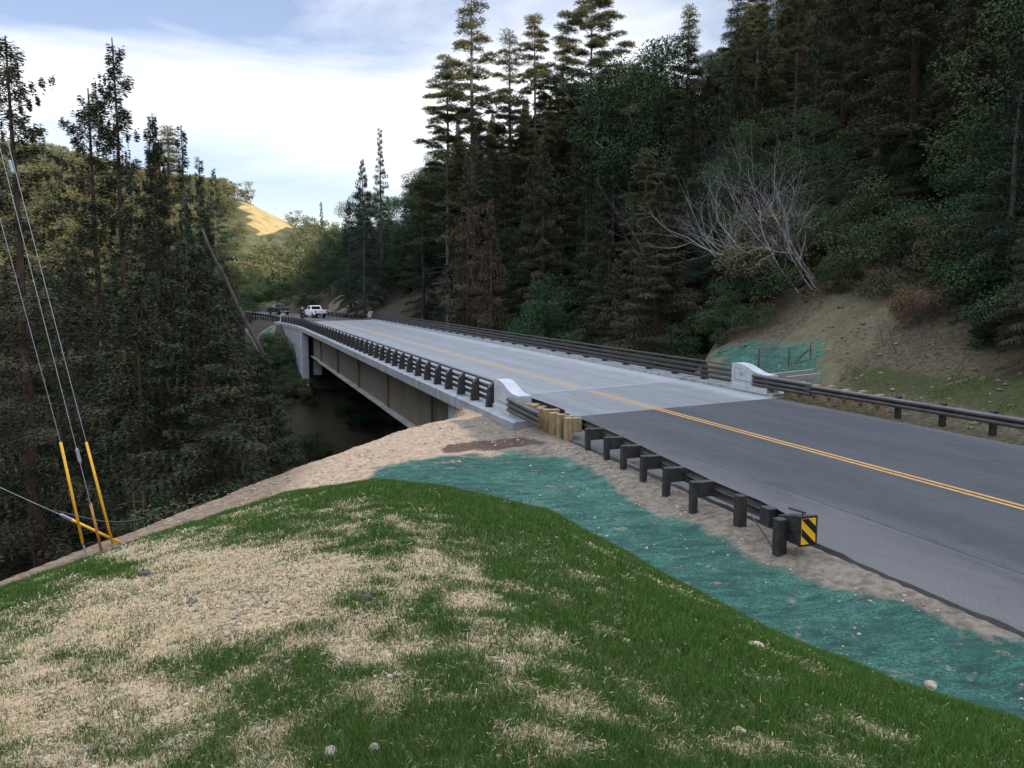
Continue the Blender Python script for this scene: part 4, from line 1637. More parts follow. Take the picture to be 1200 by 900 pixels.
# ------------------------------------------------------------------ trees one can tell apart
hero('sparse', 'redwood_tree', 6, 42, 42, 'tall redwood with a bare reddish trunk behind the guy wires', 1.0, 0.6)
hero('slender', 'redwood_tree', 131, 44, 45, 'tallest slender redwood, its thin ragged top clear against the sky, reddish trunk', 1.0, 1.2)
hero('tan', 'redwood_tree', 157, 318, 33, 'small redwood showing a straight tan orange trunk above the dirt edge')
hero('tan', 'redwood_tree', 145, 340, 35, 'slim redwood with a grey tan trunk just beside the tan orange one', 0.8)
hero('sparse', 'redwood_tree', 103, 103, 50, 'shorter redwood with long level boughs just beside the tallest slender redwood', 1.0, 2.9)
hero('redwood0', 'redwood_tree', 178, 132, 60, 'pointed redwood next in height after the slender redwood, above the wooded ravine', 0.8)
hero('pine1', 'pine_tree', 196, 148, 140, 'sunlit golden green pine among the shaded redwoods', 1.5)
hero('redwood2', 'redwood_tree', 182, 165, 150, 'sunlit broad conifer glowing behind the shaded redwoods', 1.1)
hero('spire', 'fir_tree', 212, 146, 75, 'thin see-through conifer standing against the white cloud', 0.9)
hero('spire', 'fir_tree', 233, 183, 95, 'small pointed conifer just before the sunlit hill begins', 1.1)
hero('fir0', 'fir_tree', 250, 197, 210, 'bluish pointed conifer on the wooded hill crest', 1.1)
hero('fir1', 'fir_tree', 240, 240, 72, 'dark full fir above the leaning log', 1.0)
hero('spire', 'fir_tree', 376, 236, 190, 'lone thin conifer spire in the gap at the end of the valley', 1.0)
hero('spire', 'fir_tree', 445, 149, 128, 'slim dark fir spire rising at the edge of the hillside wood against cloud', 1.15)
hero('fir2', 'fir_tree', 424, 186, 124, 'dark fir with drooping boughs beside the slim fir spire', 0.9)
hero('fir0', 'fir_tree', 408, 232, 132, 'lower dark fir where the wood meets the valley gap', 1.0)
hero('pine0', 'pine_tree', 524, 66, 104, 'pine with tiered dark boughs standing clear against white cloud', 1.05)
hero('pine1', 'pine_tree', 552, -22, 100, 'tallest narrow pine on the skyline with its tip out of view', 0.95)
hero('pine1', 'pine_tree', 597, 36, 104, 'dark rounded pine between the narrow tall pine and the loose topped pine', 1.0)
hero('pine0', 'pine_tree', 627, 17, 102, 'loose topped pine on a long bare pale trunk', 0.8)
hero('pine2', 'pine_tree', 694, -8, 100, 'flat topped pine spreading level boughs above the hillside wood', 1.0)
hero('pine1', 'pine_tree', 660, 40, 105, 'small dark pine just beneath the flat topped pine', 0.9)
hero('oak2', 'oak_tree', 752, 52, 94, 'sunlit yellow green broadleaf tree on the skyline', 1.0)
hero('pine1', 'pine_tree', 808, 6, 92, 'tall brownish pine on the skyline beside the sunlit broadleaf tree', 1.0)
hero('pine1', 'pine_tree', 865, -14, 90, 'dark pine where the wood closes off the sky', 1.0)
hero('brown', 'redwood_tree', 548, 180, 92, 'brown needled redwood, broad and dull, over the far railing', 1.0)
hero('brown', 'redwood_tree', 575, 232, 86, 'smaller brown needled redwood in front of the broad brown one', 0.9)
hero('redwood3', 'redwood_tree', 1160, -170, 40, 'great redwood with a thick bare grey brown trunk above the soil bank', 1.0, 0.4)
hero('redwood3', 'redwood_tree', 1042, -120, 54, 'second big redwood with a dark bare trunk, behind the soil bank', 1.0, 1.4)
hero('pine2', 'pine_tree', 1130, -60, 50, 'thin pale trunked pine between the two big redwood trunks', 0.55)
hero('pine2', 'pine_tree', 938, -30, 72, 'tall pine with a pale streaked trunk deep in the hillside wood', 0.7)
hero('bay_near', 'bay_tree', 925, 128, 54, 'broad green bay tree arching over the white leafless tree', 1.0, 0.3)
hero('bay_near', 'bay_tree', 1010, 210, 50, 'green bay tree growing at the top of the soil bank', 0.9, 2.0)
for q in [(6, 42, 42), (131, 44, 45), (103, 103, 50), (178, 132, 60), (212, 146, 75), (240, 240, 72), (445, 149, 128), (424, 186, 124), (524, 66, 104), (552, -22, 100), (597, 36, 104), (627, 17, 102), (694, -8, 100), (750, 34, 98), (808, 6, 92), (548, 180, 92), (575, 232, 86), (1160, -170, 40), (1042, -120, 54), (1130, -60, 50), (938, -30, 72), (925, 128, 54), (1010, 210, 50)]:
    p = at_y(*q)
    TAKEN.append((p.x, p.y))

# bare trees
p = at_y(938, 372, 46)
place('bare0', 'bare_tree', p.x - .4, p.y - 0.4, 7.2, 0.0, 'leaning white leafless tree, its many stems fanning out above the far railing', z=h1(p.x, p.y) - 0.2, sx=1.2)
p = at_y(905, 385, 47)
place('bare1', 'bare_tree', p.x - 1.0, p.y + 1.0, 6.5, 0.35, 'smaller upright leafless tree inside the fan of the leaning white one', z=h1(p.x, p.y) - 0.2)
p = at_y(768, 300, 66)
place('bare3', 'bare_tree', p.x, p.y, 10.5, 0.2, 'small leafless tree standing alone against the dark hillside wood', z=p.z - 3.0)
# ------------------------------------------------------------------ forest
SKY_R = [(380, 262), (400, 262), (415, 225), (435, 205), (455, 215), (480, 205), (500, 175), (520, 160), (545, 110), (575, 120), (600, 110), (625, 105), (650, 95), (680, 85), (720, 60), (760, 60), (790, 62), (812, 50), (835, 52), (850, 40), (865, 10), (900, -60), (1000, -200), (1400, -300)]
SKY_L = [(-300, 200), (0, 290), (40, 305), (70, 295), (100, 245), (130, 235), (160, 228), (185, 232), (215, 225), (240, 245), (258, 262), (275, 320), (300, 372), (320, 400), (345, 420)]
SKY_F = [(255, 300), (300, 302), (325, 300), (345, 275), (360, 264), (400, 264), (470, 240), (520, 200)]


def sky_v(tab, u):
    return float(np.interp(u, [a for a, b in tab], [b for a, b in tab]))


def forest(cands, tab, mix, gap, labelf, lo=5.0):
    n = 0
    for (x, y) in cands:
        zb = h1(x, y)
        if y < 10:
            continue
        u, v = proj(np.array(x), np.array(y), np.array(zb))
        u = float(u)
        if u < -260 or u > 1420:
            continue
        vmin = sky_v(tab, u) + 6 + random.random() ** 1.5 * 80
        top = at_y(u, vmin, y).z
        if any(abs(u - a) < b and y < c for a, b, c in ((152, 40, 46), (20, 28, 43))):
            continue
        spec, hmin, hmax, sx = mix()
        hgt = min(top - zb, random.uniform(hmin, hmax))
        if hgt < lo:
            continue
        if hgt < hmin * 0.55 and hgt > 14:
            hgt *= 0.9
        if not free(x, y, gap):
            continue
        nm, lab, cat, grp = labelf(spec)
        place(spec, nm, x, y, hgt, random.random() * 6.28, lab, cat, grp, sx=sx * random.uniform(0.9, 1.25) * (1.0 if hgt > 0.6 * SPEC[spec][2] else 1.25))
        n += 1
    return n


KIND = {'r': ('redwood_tree', 'redwood'), 'f': ('fir_tree', 'fir'), 'p': ('pine_tree', 'pine'), 'o': ('oak_tree', 'oak'), 'b': ('brown_redwood', 'brown needled redwood'), 's': ('fir_tree', 'fir')}


def labeler(where, grp):
    def f(spec):
        if spec.startswith('oak') or spec.startswith('far'):
            nm, wd = 'broadleaf_tree', 'dark broadleaf tree'
        elif spec.startswith('bush'):
            return 'shrub', 'low dark shrub in the undergrowth ' + where, 'shrub', 'shrubs ' + where
        elif spec == 'brown':
            nm, wd = 'redwood_tree', 'brownish redwood'
        elif spec.startswith('redwood') or spec in ('slender', 'sparse'):
            nm, wd = 'redwood_tree', 'dark redwood'
        elif spec.startswith('pine'):
            nm, wd = 'pine_tree', 'dark pine'
        else:
            nm, wd = 'fir_tree', 'dark fir'
        return nm, wd + ' in the dense shaded wood ' + where, 'tree', wd + 's ' + where
    return f


def grid_pts(x0, x1, y0, y1, d, ok):
    out = []
    y = y0
    while y < y1:
        x = x0
        while x < x1:
            a, b = x + random.uniform(-.45, .45) * d, y + random.uniform(-.45, .45) * d
            if ok(a, b):
                out.append((a, b))
            x += d
        y += d
    random.shuffle(out)
    return out


def local(x, y):
    s, t = st(x, y)
    return s, t + float(road_shift(np.array(s)))


def pick(*w):
    tot = sum(a for a, b in w)
    r = random.random() * tot
    for a, b in w:
        r -= a
        if r <= 0:
            return b
    return w[-1][1]


def mix_right():
    return pick((3, ('redwood0', 20, 30, 1)), (2, ('redwood1', 20, 30, 1)), (3, ('redwood2', 16, 26, 1.1)), (2, ('fir0', 14, 24, 1)), (2, ('fir2', 14, 24, 1)), (1.5, ('pine0', 18, 27, 1)), (1, ('brown', 14, 22, 1)), (4.5, ('oak2', 10, 17, 1)), (4, ('oak3', 10, 16, 1)))


def mix_left():
    return pick((4, ('redwood0', 22, 32, 1)), (3, ('redwood2', 20, 30, 1.1)), (2, ('redwood1', 22, 32, 1)), (1.5, ('fir0', 16, 24, 1)), (1, ('fir2', 16, 24, 1)), (1, ('oak3', 9, 14, 1)))


def mix_far():
    return pick((3, ('oak0', 9, 14, 1)), (3, ('oak2', 9, 14, 1)), (2, ('far1', 8, 12, 1)), (2, ('fir1', 12, 22, 1)), (1, ('redwood0', 14, 24, 1)))


def ok_right(x, y):
    s, te = local(x, y)
    if te < 24.2 or te > 90 or s < 12 or s > 170:
        return False
    if s < 46 and te < 33.5:
        return False
    if te < 27 and s > 108:
        return False
    return True


def ok_left(x, y):
    s, te = local(x, y)
    if te > 3.0 or te < -75 or s > 118:
        return False
    se = float(np.interp(te, [-40, -24, -10, -4, -2, 1.5, 6], [-12, 3, 14, 19.5, 20.8, 23, 26.5]))
    if s - se < 7 or y < 24:
        return False
    u, v = proj(np.array(x), np.array(y), np.array(0.0))
    return float(u) < 335


nR = forest(grid_pts(-48, 110, 14, 165, 4.2, ok_right), SKY_R, mix_right, 3.3, labeler('beyond the railing on the hillside', ''))
nL = forest(grid_pts(-110, 5, 20, 125, 5.2, ok_left), SKY_L, mix_left, 4.2, labeler('in the ravine behind the guy wires', ''))


def ok_far(x, y):
    s, te = local(x, y)
    return (te < 6.5 or te > 24.5) and y > 118 and y < 215


nF = forest(grid_pts(-95, 10, 118, 215, 6.0, ok_far), SKY_F, mix_far, 4.5, labeler('past the two pickup trucks', ''))


# shrubs along the wood's edge, in the ravine and on the bank
def shrubs(cands, spec_mix, hr, label, grp, gap=1.3, cap=99, name='shrub', cat='shrub'):
    n = 0
    for (x, y) in cands:
        if n >= cap:
            break
        if not free(x, y, gap):
            continue
        sp = random.choice(spec_mix)
        place(sp, name, x, y, random.uniform(*hr), random.random() * 6.28, label, cat, grp, sx=random.uniform(0.9, 1.4))
        n += 1
    return n


def ok_edge(x, y):
    s, te = local(x, y)
    return 30 < s < 105 and 22.8 < te < 30 and not (s < 46 and te < 29)


shrubs(grid_pts(0, 45, 25, 110, 3.4, ok_edge), ['bush0', 'bush1', 'bush0'], (2.5, 5.0), 'dark green shrub crowding up behind the railing across the road', 'shrubs behind the far railing', 1.8, 60)


def ok_slope(x, y):
    s, te = local(x, y)
    return 2 < s < 62 and 30.5 < te < 66 and y > 18


shrubs(grid_pts(0, 75, 18, 70, 2.6, ok_slope), ['bush0', 'bush1', 'bush0', 'bush1', 'oak3'], (2.0, 4.2), 'dark undergrowth shrub on the steep slope above the soil bank', 'shrubs on the steep slope', 1.7, 110)


def ok_rav(x, y):
    s, te = local(x, y)
    se = float(np.interp(te, [-40, -24, -10, -4, -2, 1.5, 6, 8.2, 8.8], [-12, 3, 14, 19.5, 20.8, 23, 26.5, 28, 31.5]))
    return s - se > 9 and te < 8 and s < 107 and te > -22 and y > 20 and not (s > 84 and te > 5.5)


shrubs(grid_pts(-70, 5, 20, 105, 4.2, ok_rav), ['bush0', 'bush1', 'bush1', 'bush2'], (2.2, 4.5), 'dark shrub in the bottom of the ravine below the bridge girder', 'shrubs in the ravine', 1.8, 70)

for (u, v, hgt, sp, lab) in [
        (880, 372, 3.4, 'bush0', 'rounded green shrub in front of the leaning white leafless tree'),
        (862, 392, 2.2, 'bush0', 'small green shrub at the ravine edge above the teal sprayed ground'),
        (985, 338, 1.6, 'bush1', 'low shrub on the crest of the pale soil bank'),
        (1085, 372, 1.7, 'bush2', 'dry brown bush on the soil bank'),
        (1100, 330, 3.0, 'bush1', 'dull green bush topping the soil bank near the big redwood'),
        (1150, 376, 3.2, 'bush0', 'leafy green bush at the foot of the great redwood'),
        (1196, 405, 3.0, 'bush0', 'bright green bush overhanging the mossy verge'),
        (1120, 350, 2.6, 'bush1', 'olive bush hanging down the right end of the pale bank'),
        (1172, 345, 3.4, 'bush1', 'broad dark bush just above the leafy green bush'),
        (1065, 300, 2.2, 'bush1', 'dark bush behind the crest of the soil bank')]:
    g = ground_at(u, v)
    place(sp, 'shrub', g.x, g.y, hgt, random.random() * 6.28, lab, 'shrub', sx=1.15)
for (u, v, lab) in [(1058, 398, 'clump of dry dark twigs sticking up from the soil bank'), (1072, 405, 'smaller dry twig clump beside the dark twig clump on the bank')]:
    g = ground_at(u, v)
    place('bare2', 'bare_shrub', g.x, g.y, 2.2, 0.3, lab, 'shrub')
for (u, v, y, sp, sx, lab) in [
        (968, 262, 47, 'oak3', 1.2, 'dark bay tree rising straight behind the crest of the soil bank'),
        (1040, 235, 44, 'bay_near', 1.0, 'spreading bay tree over the upper right corner of the soil bank'),
        (1105, 250, 40, 'oak3', 1.1, 'dense dark bay tree between the two big redwood trunks'),
        (1175, 255, 35, 'bay_near', 1.0, 'leafy bay tree whose boughs reach down beside the great redwood'),
        (1240, 250, 30, 'oak3', 1.1, 'bay tree cut by the frame edge above the guardrail'),
        (1085, 150, 46, 'oak3', 1.2, 'tall dark bay tree half hiding the second big redwood trunk'),
        (1150, 120, 44, 'oak2', 1.2, 'olive oak crowding behind the great redwood trunk'),
        (1215, 130, 34, 'oak3', 1.2, 'tall bay tree at the frame edge above the leafy bay tree'),
        (900, 285, 52, 'oak2', 1.1, 'olive green oak just behind the white leafless tree')]:
    hero(sp, 'bay_tree' if 'oak2' != sp else 'oak_tree', u, v, y, lab, sx)
for k, (u, v) in enumerate([(296, 428), (312, 440), (324, 428), (337, 440), (345, 456), (304, 452), (326, 456), (290, 445), (352, 470), (318, 415), (338, 472)]):
    g = ground_at(u, v)
    place(('oak3', 'bush0', 'bush1')[k % 3], 'shrub', g.x, g.y, 2.2 + 1.6 * random.random(), random.random() * 6.28, 'green shrub on the far ravine side under the curved wing wall', 'shrub', 'shrubs under the curved wing wall', sx=1.2)
# overhanging conifers close to the road
for (u, v, y, sp, lab) in [(1185, 250, 30, 'fir2', 'young fir with low boughs hanging over the verge'), (1235, 160, 27, 'redwood2', 'redwood whose boughs hang into view over the guardrail'), (1200, 40, 31, 'fir2', 'tall fir with long boughs at the frame edge, over the guardrail'), (1095, 60, 44, 'redwood2', 'full young redwood between the two big redwood trunks'), (1120, 220, 38, 'redwood2', 'young redwood in front of the thin pale trunked pine')]:
    hero(sp, 'fir_tree' if 'fir' in sp else 'redwood_tree', u, v, y, lab, 1.2)

def ok_fs(x, y):
    s, te = local(x, y)
    u, v = proj(np.array(x), np.array(y), np.array(1.0))
    if 285 < float(u) < 396 and te < 8 and s < 175:
        return False
    return 104 < s < 205 and (22.6 < te < 46 or -24 < te < 6.5) and y > 90 and not (te > 22 and te < 26.5 and 122 < s < 150) and not (te > 0 and s < 122)


shrubs(grid_pts(-95, 12, 95, 205, 3.6, ok_fs), ['oak2', 'oak3', 'oak0', 'bush0', 'oak3'], (3.0, 6.5), 'dark low broadleaf tree in the shaded undergrowth past the far end of the bridge', 'low trees past the far end of the bridge', 2.4, 150, 'broadleaf_tree', 'tree')


def ok_under(x, y):
    s, te = local(x, y)
    return 40 < s < 96 and 7 < te < 24


shrubs(grid_pts(-25, 30, 35, 100, 3.2, ok_under), ['bush0', 'bush1', 'bush2'], (1.6, 3.0), 'dim shrub in the ravine underneath the bridge', 'shrubs under the bridge', 2.0, 40)

# trees on the sunlit hill
far_c = []
for i in range(5200):
    u = random.uniform(-40, 440)
    y = random.uniform(190, 330)
    p = at_y(u, 300, y)
    far_c.append((p.x, p.y))
nH = 0
FAR_SKY = [(-60, 164), (0, 166), (60, 169), (100, 180), (150, 196), (240, 208), (262, 210), (290, 214), (345, 244), (362, 256), (420, 262), (520, 280)]
for (x, y) in far_c:
    if nH >= 290:
        break
    zb = h1(x, y)
    u, v = proj(np.array(x), np.array(y), np.array(zb + 3))
    u, v = float(u), float(v)
    if in_poly(np.array([u]), np.array([v + 4]), GOLD)[0] and not (random.random() < 0.0):
        continue
    if in_poly(np.array([u - 4]), np.array([v + 12]), GOLD)[0] or in_poly(np.array([u]), np.array([v + 20]), GOLD)[0]:
        continue
    hgt = random.uniform(5, 9.5)
    ut, vt = proj(np.array(x), np.array(y), np.array(zb + hgt))
    if float(vt) < sky_v(FAR_SKY, u) - 2:
        hgt = at_y(u, sky_v(FAR_SKY, u), y).z - zb
        if hgt < 2.5:
            continue
    s, te = local(x, y)
    if abs(te - 14.6) < 9 and s < 185:
        continue
    vg = float(proj(np.array(x), np.array(y), np.array(zb + hgt))[1])
    if any(in_poly(np.array([u + du]), np.array([vv]), GOLD)[0] for du in (-9, 0, 9) for vv in np.arange(vg, v + 8, 3)) and random.random() < 0.985:
        continue
    if not free(x, y, 4.0):
        continue
    place('far%d' % (nH % 2), 'oak_tree', x, y, hgt, random.random() * 6.28, 'round crowned oak scattered over the sunlit hillside beyond the valley', 'tree', 'oaks on the sunlit hill')
    nH += 1
for (u, v, y, hgt, lab) in [(287, 212, 296, 7, 'dark oak on the hill crest at the upper end of the golden grass'), (293, 216, 298, 5, 'small wind bent tree on the crest beside the golden grass'), (346, 249, 300, 6, 'dark rounded oak at the lower end of the golden grass slope')]:
    p = at_y(u, v, y)
    place('far1', 'oak_tree', p.x, p.y, hgt, 1.0, lab, 'tree')
print('TREES', nR, nL, nF, nH)
MT['dark_bark'] = M('weathered_log', (0.085, 0.060, 0.048), (0.045, 0.033, 0.028), 0.95, 3.0, stretch=(4, 4, 0.8), bump=0.6, bscale=6, bdist=0.04)
# ================================================================== leaning logs in the ravine
def log_between(name, a, b, r0, r1, mat, label):
    m = MB()
    d = b - a
    rs = np.random.RandomState(5)
    pts = [a.lerp(b, i / 8) + Vector(rs.normal(size=3)) * 0.05 for i in range(9)]
    m.tube(pts, [r0 + (r1 - r0) * i / 8 for i in range(9)], 8)
    for i in (2, 3, 5, 6):
        m.tube([pts[i], pts[i] + Vector((rs.normal() * .6, rs.normal() * .4, 0.7 + .4 * rs.random()))], [0.06, 0.02], 4)
    o = m.build(name, mat, org=tuple(a), frame=False, smooth=True)
    return tag(o, label, 'log')


log_between('leaning_log', at_y(310, 420, 62), at_y(236, 268, 66), 0.17, 0.09, MT['dark_bark'], 'long bare log leaning up through the ravine trees')
log_between('leaning_log', at_y(309, 419, 70), at_y(288, 386, 71), 0.16, 0.14, MT['bark_grey'], 'short grey log end beside the long leaning log')

# ================================================================== guy wires, pole
POLE = at_y(-75, -40, 18.5)
PB = h1(POLE.x, POLE.y)
pole = thing('utility_pole', 'brown timber utility pole holding the guy wires', 'utility pole', (POLE.x, POLE.y, PB), frame=False)
m = MB()
m.tube([(POLE.x, POLE.y, PB - 1), (POLE.x, POLE.y, POLE.z + 0.8)], [0.17, 0.11], 10)
m.build('shaft', MT['dark_wood'], pole, smooth=True)
m = MB()
m.box(POLE.x - 1.2, POLE.x + 1.2, POLE.y + 0.12, POLE.y + 0.22, POLE.z + 0.2, POLE.z + 0.32)
m.build('crossarm', MT['dark_wood'], pole)


def guy(label, foot, g0, g1, far, gm, fitting=None, wm='galv', rod=True, sag=0.0):
    """foot: ground anchor; g0-g1: yellow guard; far: the upper end"""
    t_ = thing('guy_wire', label, 'guy wire', tuple(foot), frame=False)
    m = MB()
    pts = [g1.lerp(far, i / 16) - Vector((0, 0, sag * 4 * (i / 16) * (1 - i / 16))) for i in range(17)]
    m.tube([foot, g0, g1] + pts[1:], 0.0075, 5)
    m.build('wire', MT[wm], t_, smooth=True)
    m = MB()
    m.tube([g0, g1], 0.027, 8)
    m.build('guard', MT[gm], t_, smooth=True)
    if rod:
        m = MB()
        m.tube([foot - (g0 - foot).normalized() * 0.3, foot + (g0 - foot) * 0.9], 0.022, 6)
        m.build('anchor_rod', MT['galv'], t_)
    if fitting is not None:
        m = MB()
        d = (far - g1).normalized()
        m.tube([fitting - d * 0.16, fitting - d * 0.12, fitting + d * 0.12, fitting + d * 0.16], [0.015, 0.035, 0.035, 0.015], 8)
        m.build('clamp', MT['galv'], t_)
    return t_


def ground_beyond(u, v, y0):
    y = y0
    while y < 40:
        p = at_y(u, v, y)
        if p.z < h1(p.x, p.y):
            break
        y += 0.1
    return p


f1 = ground_beyond(104, 658, 13.5)
e = f1.y
guy('guy wire nearest the viewer, bright yellow guard on a long bare rod', f1, at_y(97, 637, e), at_y(71, 518, e), at_y(-75, -20, e + 1), 'guy_yellow')
f2 = ground_beyond(134, 641, 13.5)
guy('guy wire with the bright yellow guard nearest the grassy mound, a pale clamp high up', f2, at_y(132, 637, f2.y), at_y(101, 518, f2.y), at_y(-40, -22, f2.y + 2), 'guy_yellow', at_y(13.5, 196, f2.y + 1))
f3 = ground_beyond(121, 650, 14.0)
guy('thin guy wire with a short dull orange guard, between the two long yellow ones', f3, at_y(119, 646, f3.y), at_y(106, 590, f3.y), at_y(-52, -30, f3.y + 2), 'guy_dull', at_y(92, 534, f3.y + .3))
f4 = ground_beyond(146, 638, 13.5)
guy('low slanting guy wire crossing the others, its yellow guard nearly level', f4, at_y(143, 637, f4.y), at_y(84, 609, f4.y - .4), at_y(-260, 445, f4.y - 2.5), 'guy_yellow', at_y(79, 607, f4.y - .4), sag=0.05)
print('GUY', f1, f2, f3, f4)

# hose on the dirt
m = MB()
pts = []
for (u, v) in [(62, 598), (95, 606), (118, 611), (140, 612), (160, 610), (172, 607)]:
    pts.append(at_y(u, v, 19.5))
m.tube(pts, 0.022, 6)
tag(m.build('hose', MT['hose'], org=tuple(pts[0]), frame=False, smooth=True), 'black hose sagging along the ravine edge behind the guy wires', 'hose')

# ================================================================== wire fence and boards behind the right end block
fn = thing('fence', 'small rusty post fence by the teal ground behind the pale end block', 'fence', (23.6, 33.5, h1(*P(23.6, 33.5)[:2])))


def fpt(u, v, y):
    p = at_y(u, v, y)
    s, t = st(p.x, p.y)
    return Vector((t, s, p.z))


for (u, v0, v1, y) in [(889, 408, 428, 38), (924, 407, 433, 36.5), (949, 405, 432, 36)]:
    a, b = fpt(u, v0, y), fpt(u, v1, y)
    m = MB()
    m.tube([(b.x, b.y, b.z - 0.9), (b.x, b.y, b.z), (b.x, b.y, a.z)], 0.032, 6)
    m.build('post', MT['rust'], fn)
m = MB()
m.tube([fpt(925, 431, 36.5), fpt(948, 409, 36)], 0.026, 6)
m.build('brace', MT['rust'], fn)
m = MB()
for k in range(5):
    f = k / 4
    m.tube([fpt(889, 409 + 17 * f, 38), fpt(924, 408 + 22 * f, 36.5), fpt(949, 406 + 24 * f, 36)], 0.006, 3)
m.build('wire_mesh', MT['rust'], fn)
for (u0, v0, u1, v1, y0, y1, hh, nm, lab) in [(903, 438, 954, 432.5, 35.0, 34.6, 0.30, 'timber_beam', 'upper grey timber beam lying behind the pale end block'), (921, 441.5, 962, 437, 33.2, 32.8, 0.16, 'timber_beam', 'lower thin timber plank lying nearest the tan guardrail posts')]:
    a, b = fpt(u0, v0, y0), fpt(u1, v1, y1)
    m = MB()
    d = Vector((b.y - a.y, -(b.x - a.x), 0)).normalized() * 0.14
    vs = []
    for q in (a, b):
        for (sg_, dz) in ((-1, -hh), (1, -hh), (1, 0), (-1, 0)):
            vs.append((q.x + sg_ * d.x, q.y + sg_ * d.y, q.z + dz))
    m.add(vs, [(0, 1, 2, 3), (4, 7, 6, 5), (0, 4, 5, 1), (1, 5, 6, 2), (2, 6, 7, 3), (3, 7, 4, 0)])
    tag(m.build(nm, MT['board'], org=(a.x, a.y, a.z - hh)), lab, 'timber beam')

# small drain grate by the guardrail
g = at(757, 546, -0.05)
s_, t_g = st(g.x, g.y)
dg = thing('drain_grate', 'small pale metal drain grate between the guardrail and the asphalt', 'drain grate', (9.5, s_, -0.02))
m = MB()
m.box(9.28, 9.72, s_ - 0.35, s_ + 0.35, -0.06, 0.010)
m.build('frame', MT['galv'], dg)
m = MB()
for k in range(7):
    m.box(9.32, 9.68, s_ - 0.30 + k * 0.095, s_ - 0.27 + k * 0.095, 0.0105, 0.02)
m.build('bars', MT['rust'], dg)


# ================================================================== rocks
def rock(u, v, size, mat, label, cat='rock', seed=0):
    g = ground_at(u, v)
    bm = bmesh.new()
    bmesh.ops.create_icosphere(bm, subdivisions=3, radius=1.0)
    rs = np.random.RandomState(seed)
    size *= 0.55
    off = rs.random(3) * 20
    sx, sy, sz = size * (0.8 + .5 * rs.random()), size * (0.7 + .4 * rs.random()), size * (0.45 + .3 * rs.random())
    for vv in bm.verts:
        n = fbm(np.array([vv.co.x * 1.6 + off[0] + vv.co.z]), np.array([vv.co.y * 1.6 + off[1] - vv.co.z]), 4, seed)[0]
        vv.co *= 0.65 + 0.7 * float(n)
        vv.co.x *= sx
        vv.co.y *= sy
        vv.co.z *= sz
    me = bpy.data.meshes.new('rock')
    bm.to_mesh(me)
    bm.free()
    me.materials.append(MT[mat])
    o = bpy.data.objects.new('rock', me)
    COL.objects.link(o)
    o.location = g + Vector((0, 0, size * 0.1))
    o.rotation_euler = (0, 0, rs.random() * 6)
    return tag(o, label, cat)


for i, (u, v, sz, mt, lab) in enumerate([
        (430, 705, 0.055, 'rock_dark', 'dark blue grey stone half sunk in the sparse grass'),
        (886, 757, 0.075, 'clod', 'pale clod of earth alone on the dense green slope'),
        (1090, 806, 0.14, 'rock', 'biggest tan rock, on the teal strip at the foot of the green slope'),
        (697, 608, 0.06, 'clod', 'pale clod where the green slope meets the teal strip'),
        (865, 861, 0.05, 'clod', 'clod low in the lush grass, below the lone one'),
        (905, 681, 0.07, 'rock_dark', 'grey stone lying on the teal strip by the terminal'),
        (885, 674, 0.05, 'rock_dark', 'small grey stone next to the grey stone on the teal strip'),
        (303, 590, 0.07, 'rock_dark', 'dark stone on the far rim of the straw mound'),
        (170, 674, 0.07, 'rock_dark', 'dark stone among bare straw at the mound shoulder'),
        (382, 648, 0.04, 'rock_dark', 'small dark stone near the mound top'),
        (225, 707, 0.05, 'rock_dark', 'dark pebble in the bare straw patch'),
        (440, 885, 0.05, 'rock', 'tan clod low in the mixed grass and straw'),
        (388, 885, 0.06, 'rock', 'largest clod beside the camera in the straw'),
        (733, 755, 0.05, 'clod', 'pale clod at the edge of a straw gap in the grass'),
        (694, 640, 0.05, 'clod', 'small clod high on the dense green slope'),
        (880, 757, 0.04, 'clod', 'crumb of earth touching the lone pale clod'),
        (1058, 705, 0.04, 'clod', 'little pale stone at the dirt edge of the teal strip'),
        (538, 542, 0.10, 'clod', 'clod on the dirt flat behind the teal strip'),
        (455, 572, 0.05, 'clod', 'pale pebble on the green rim of the mound')]):
    rock(u, v, sz, mt, lab, seed=i + 3)

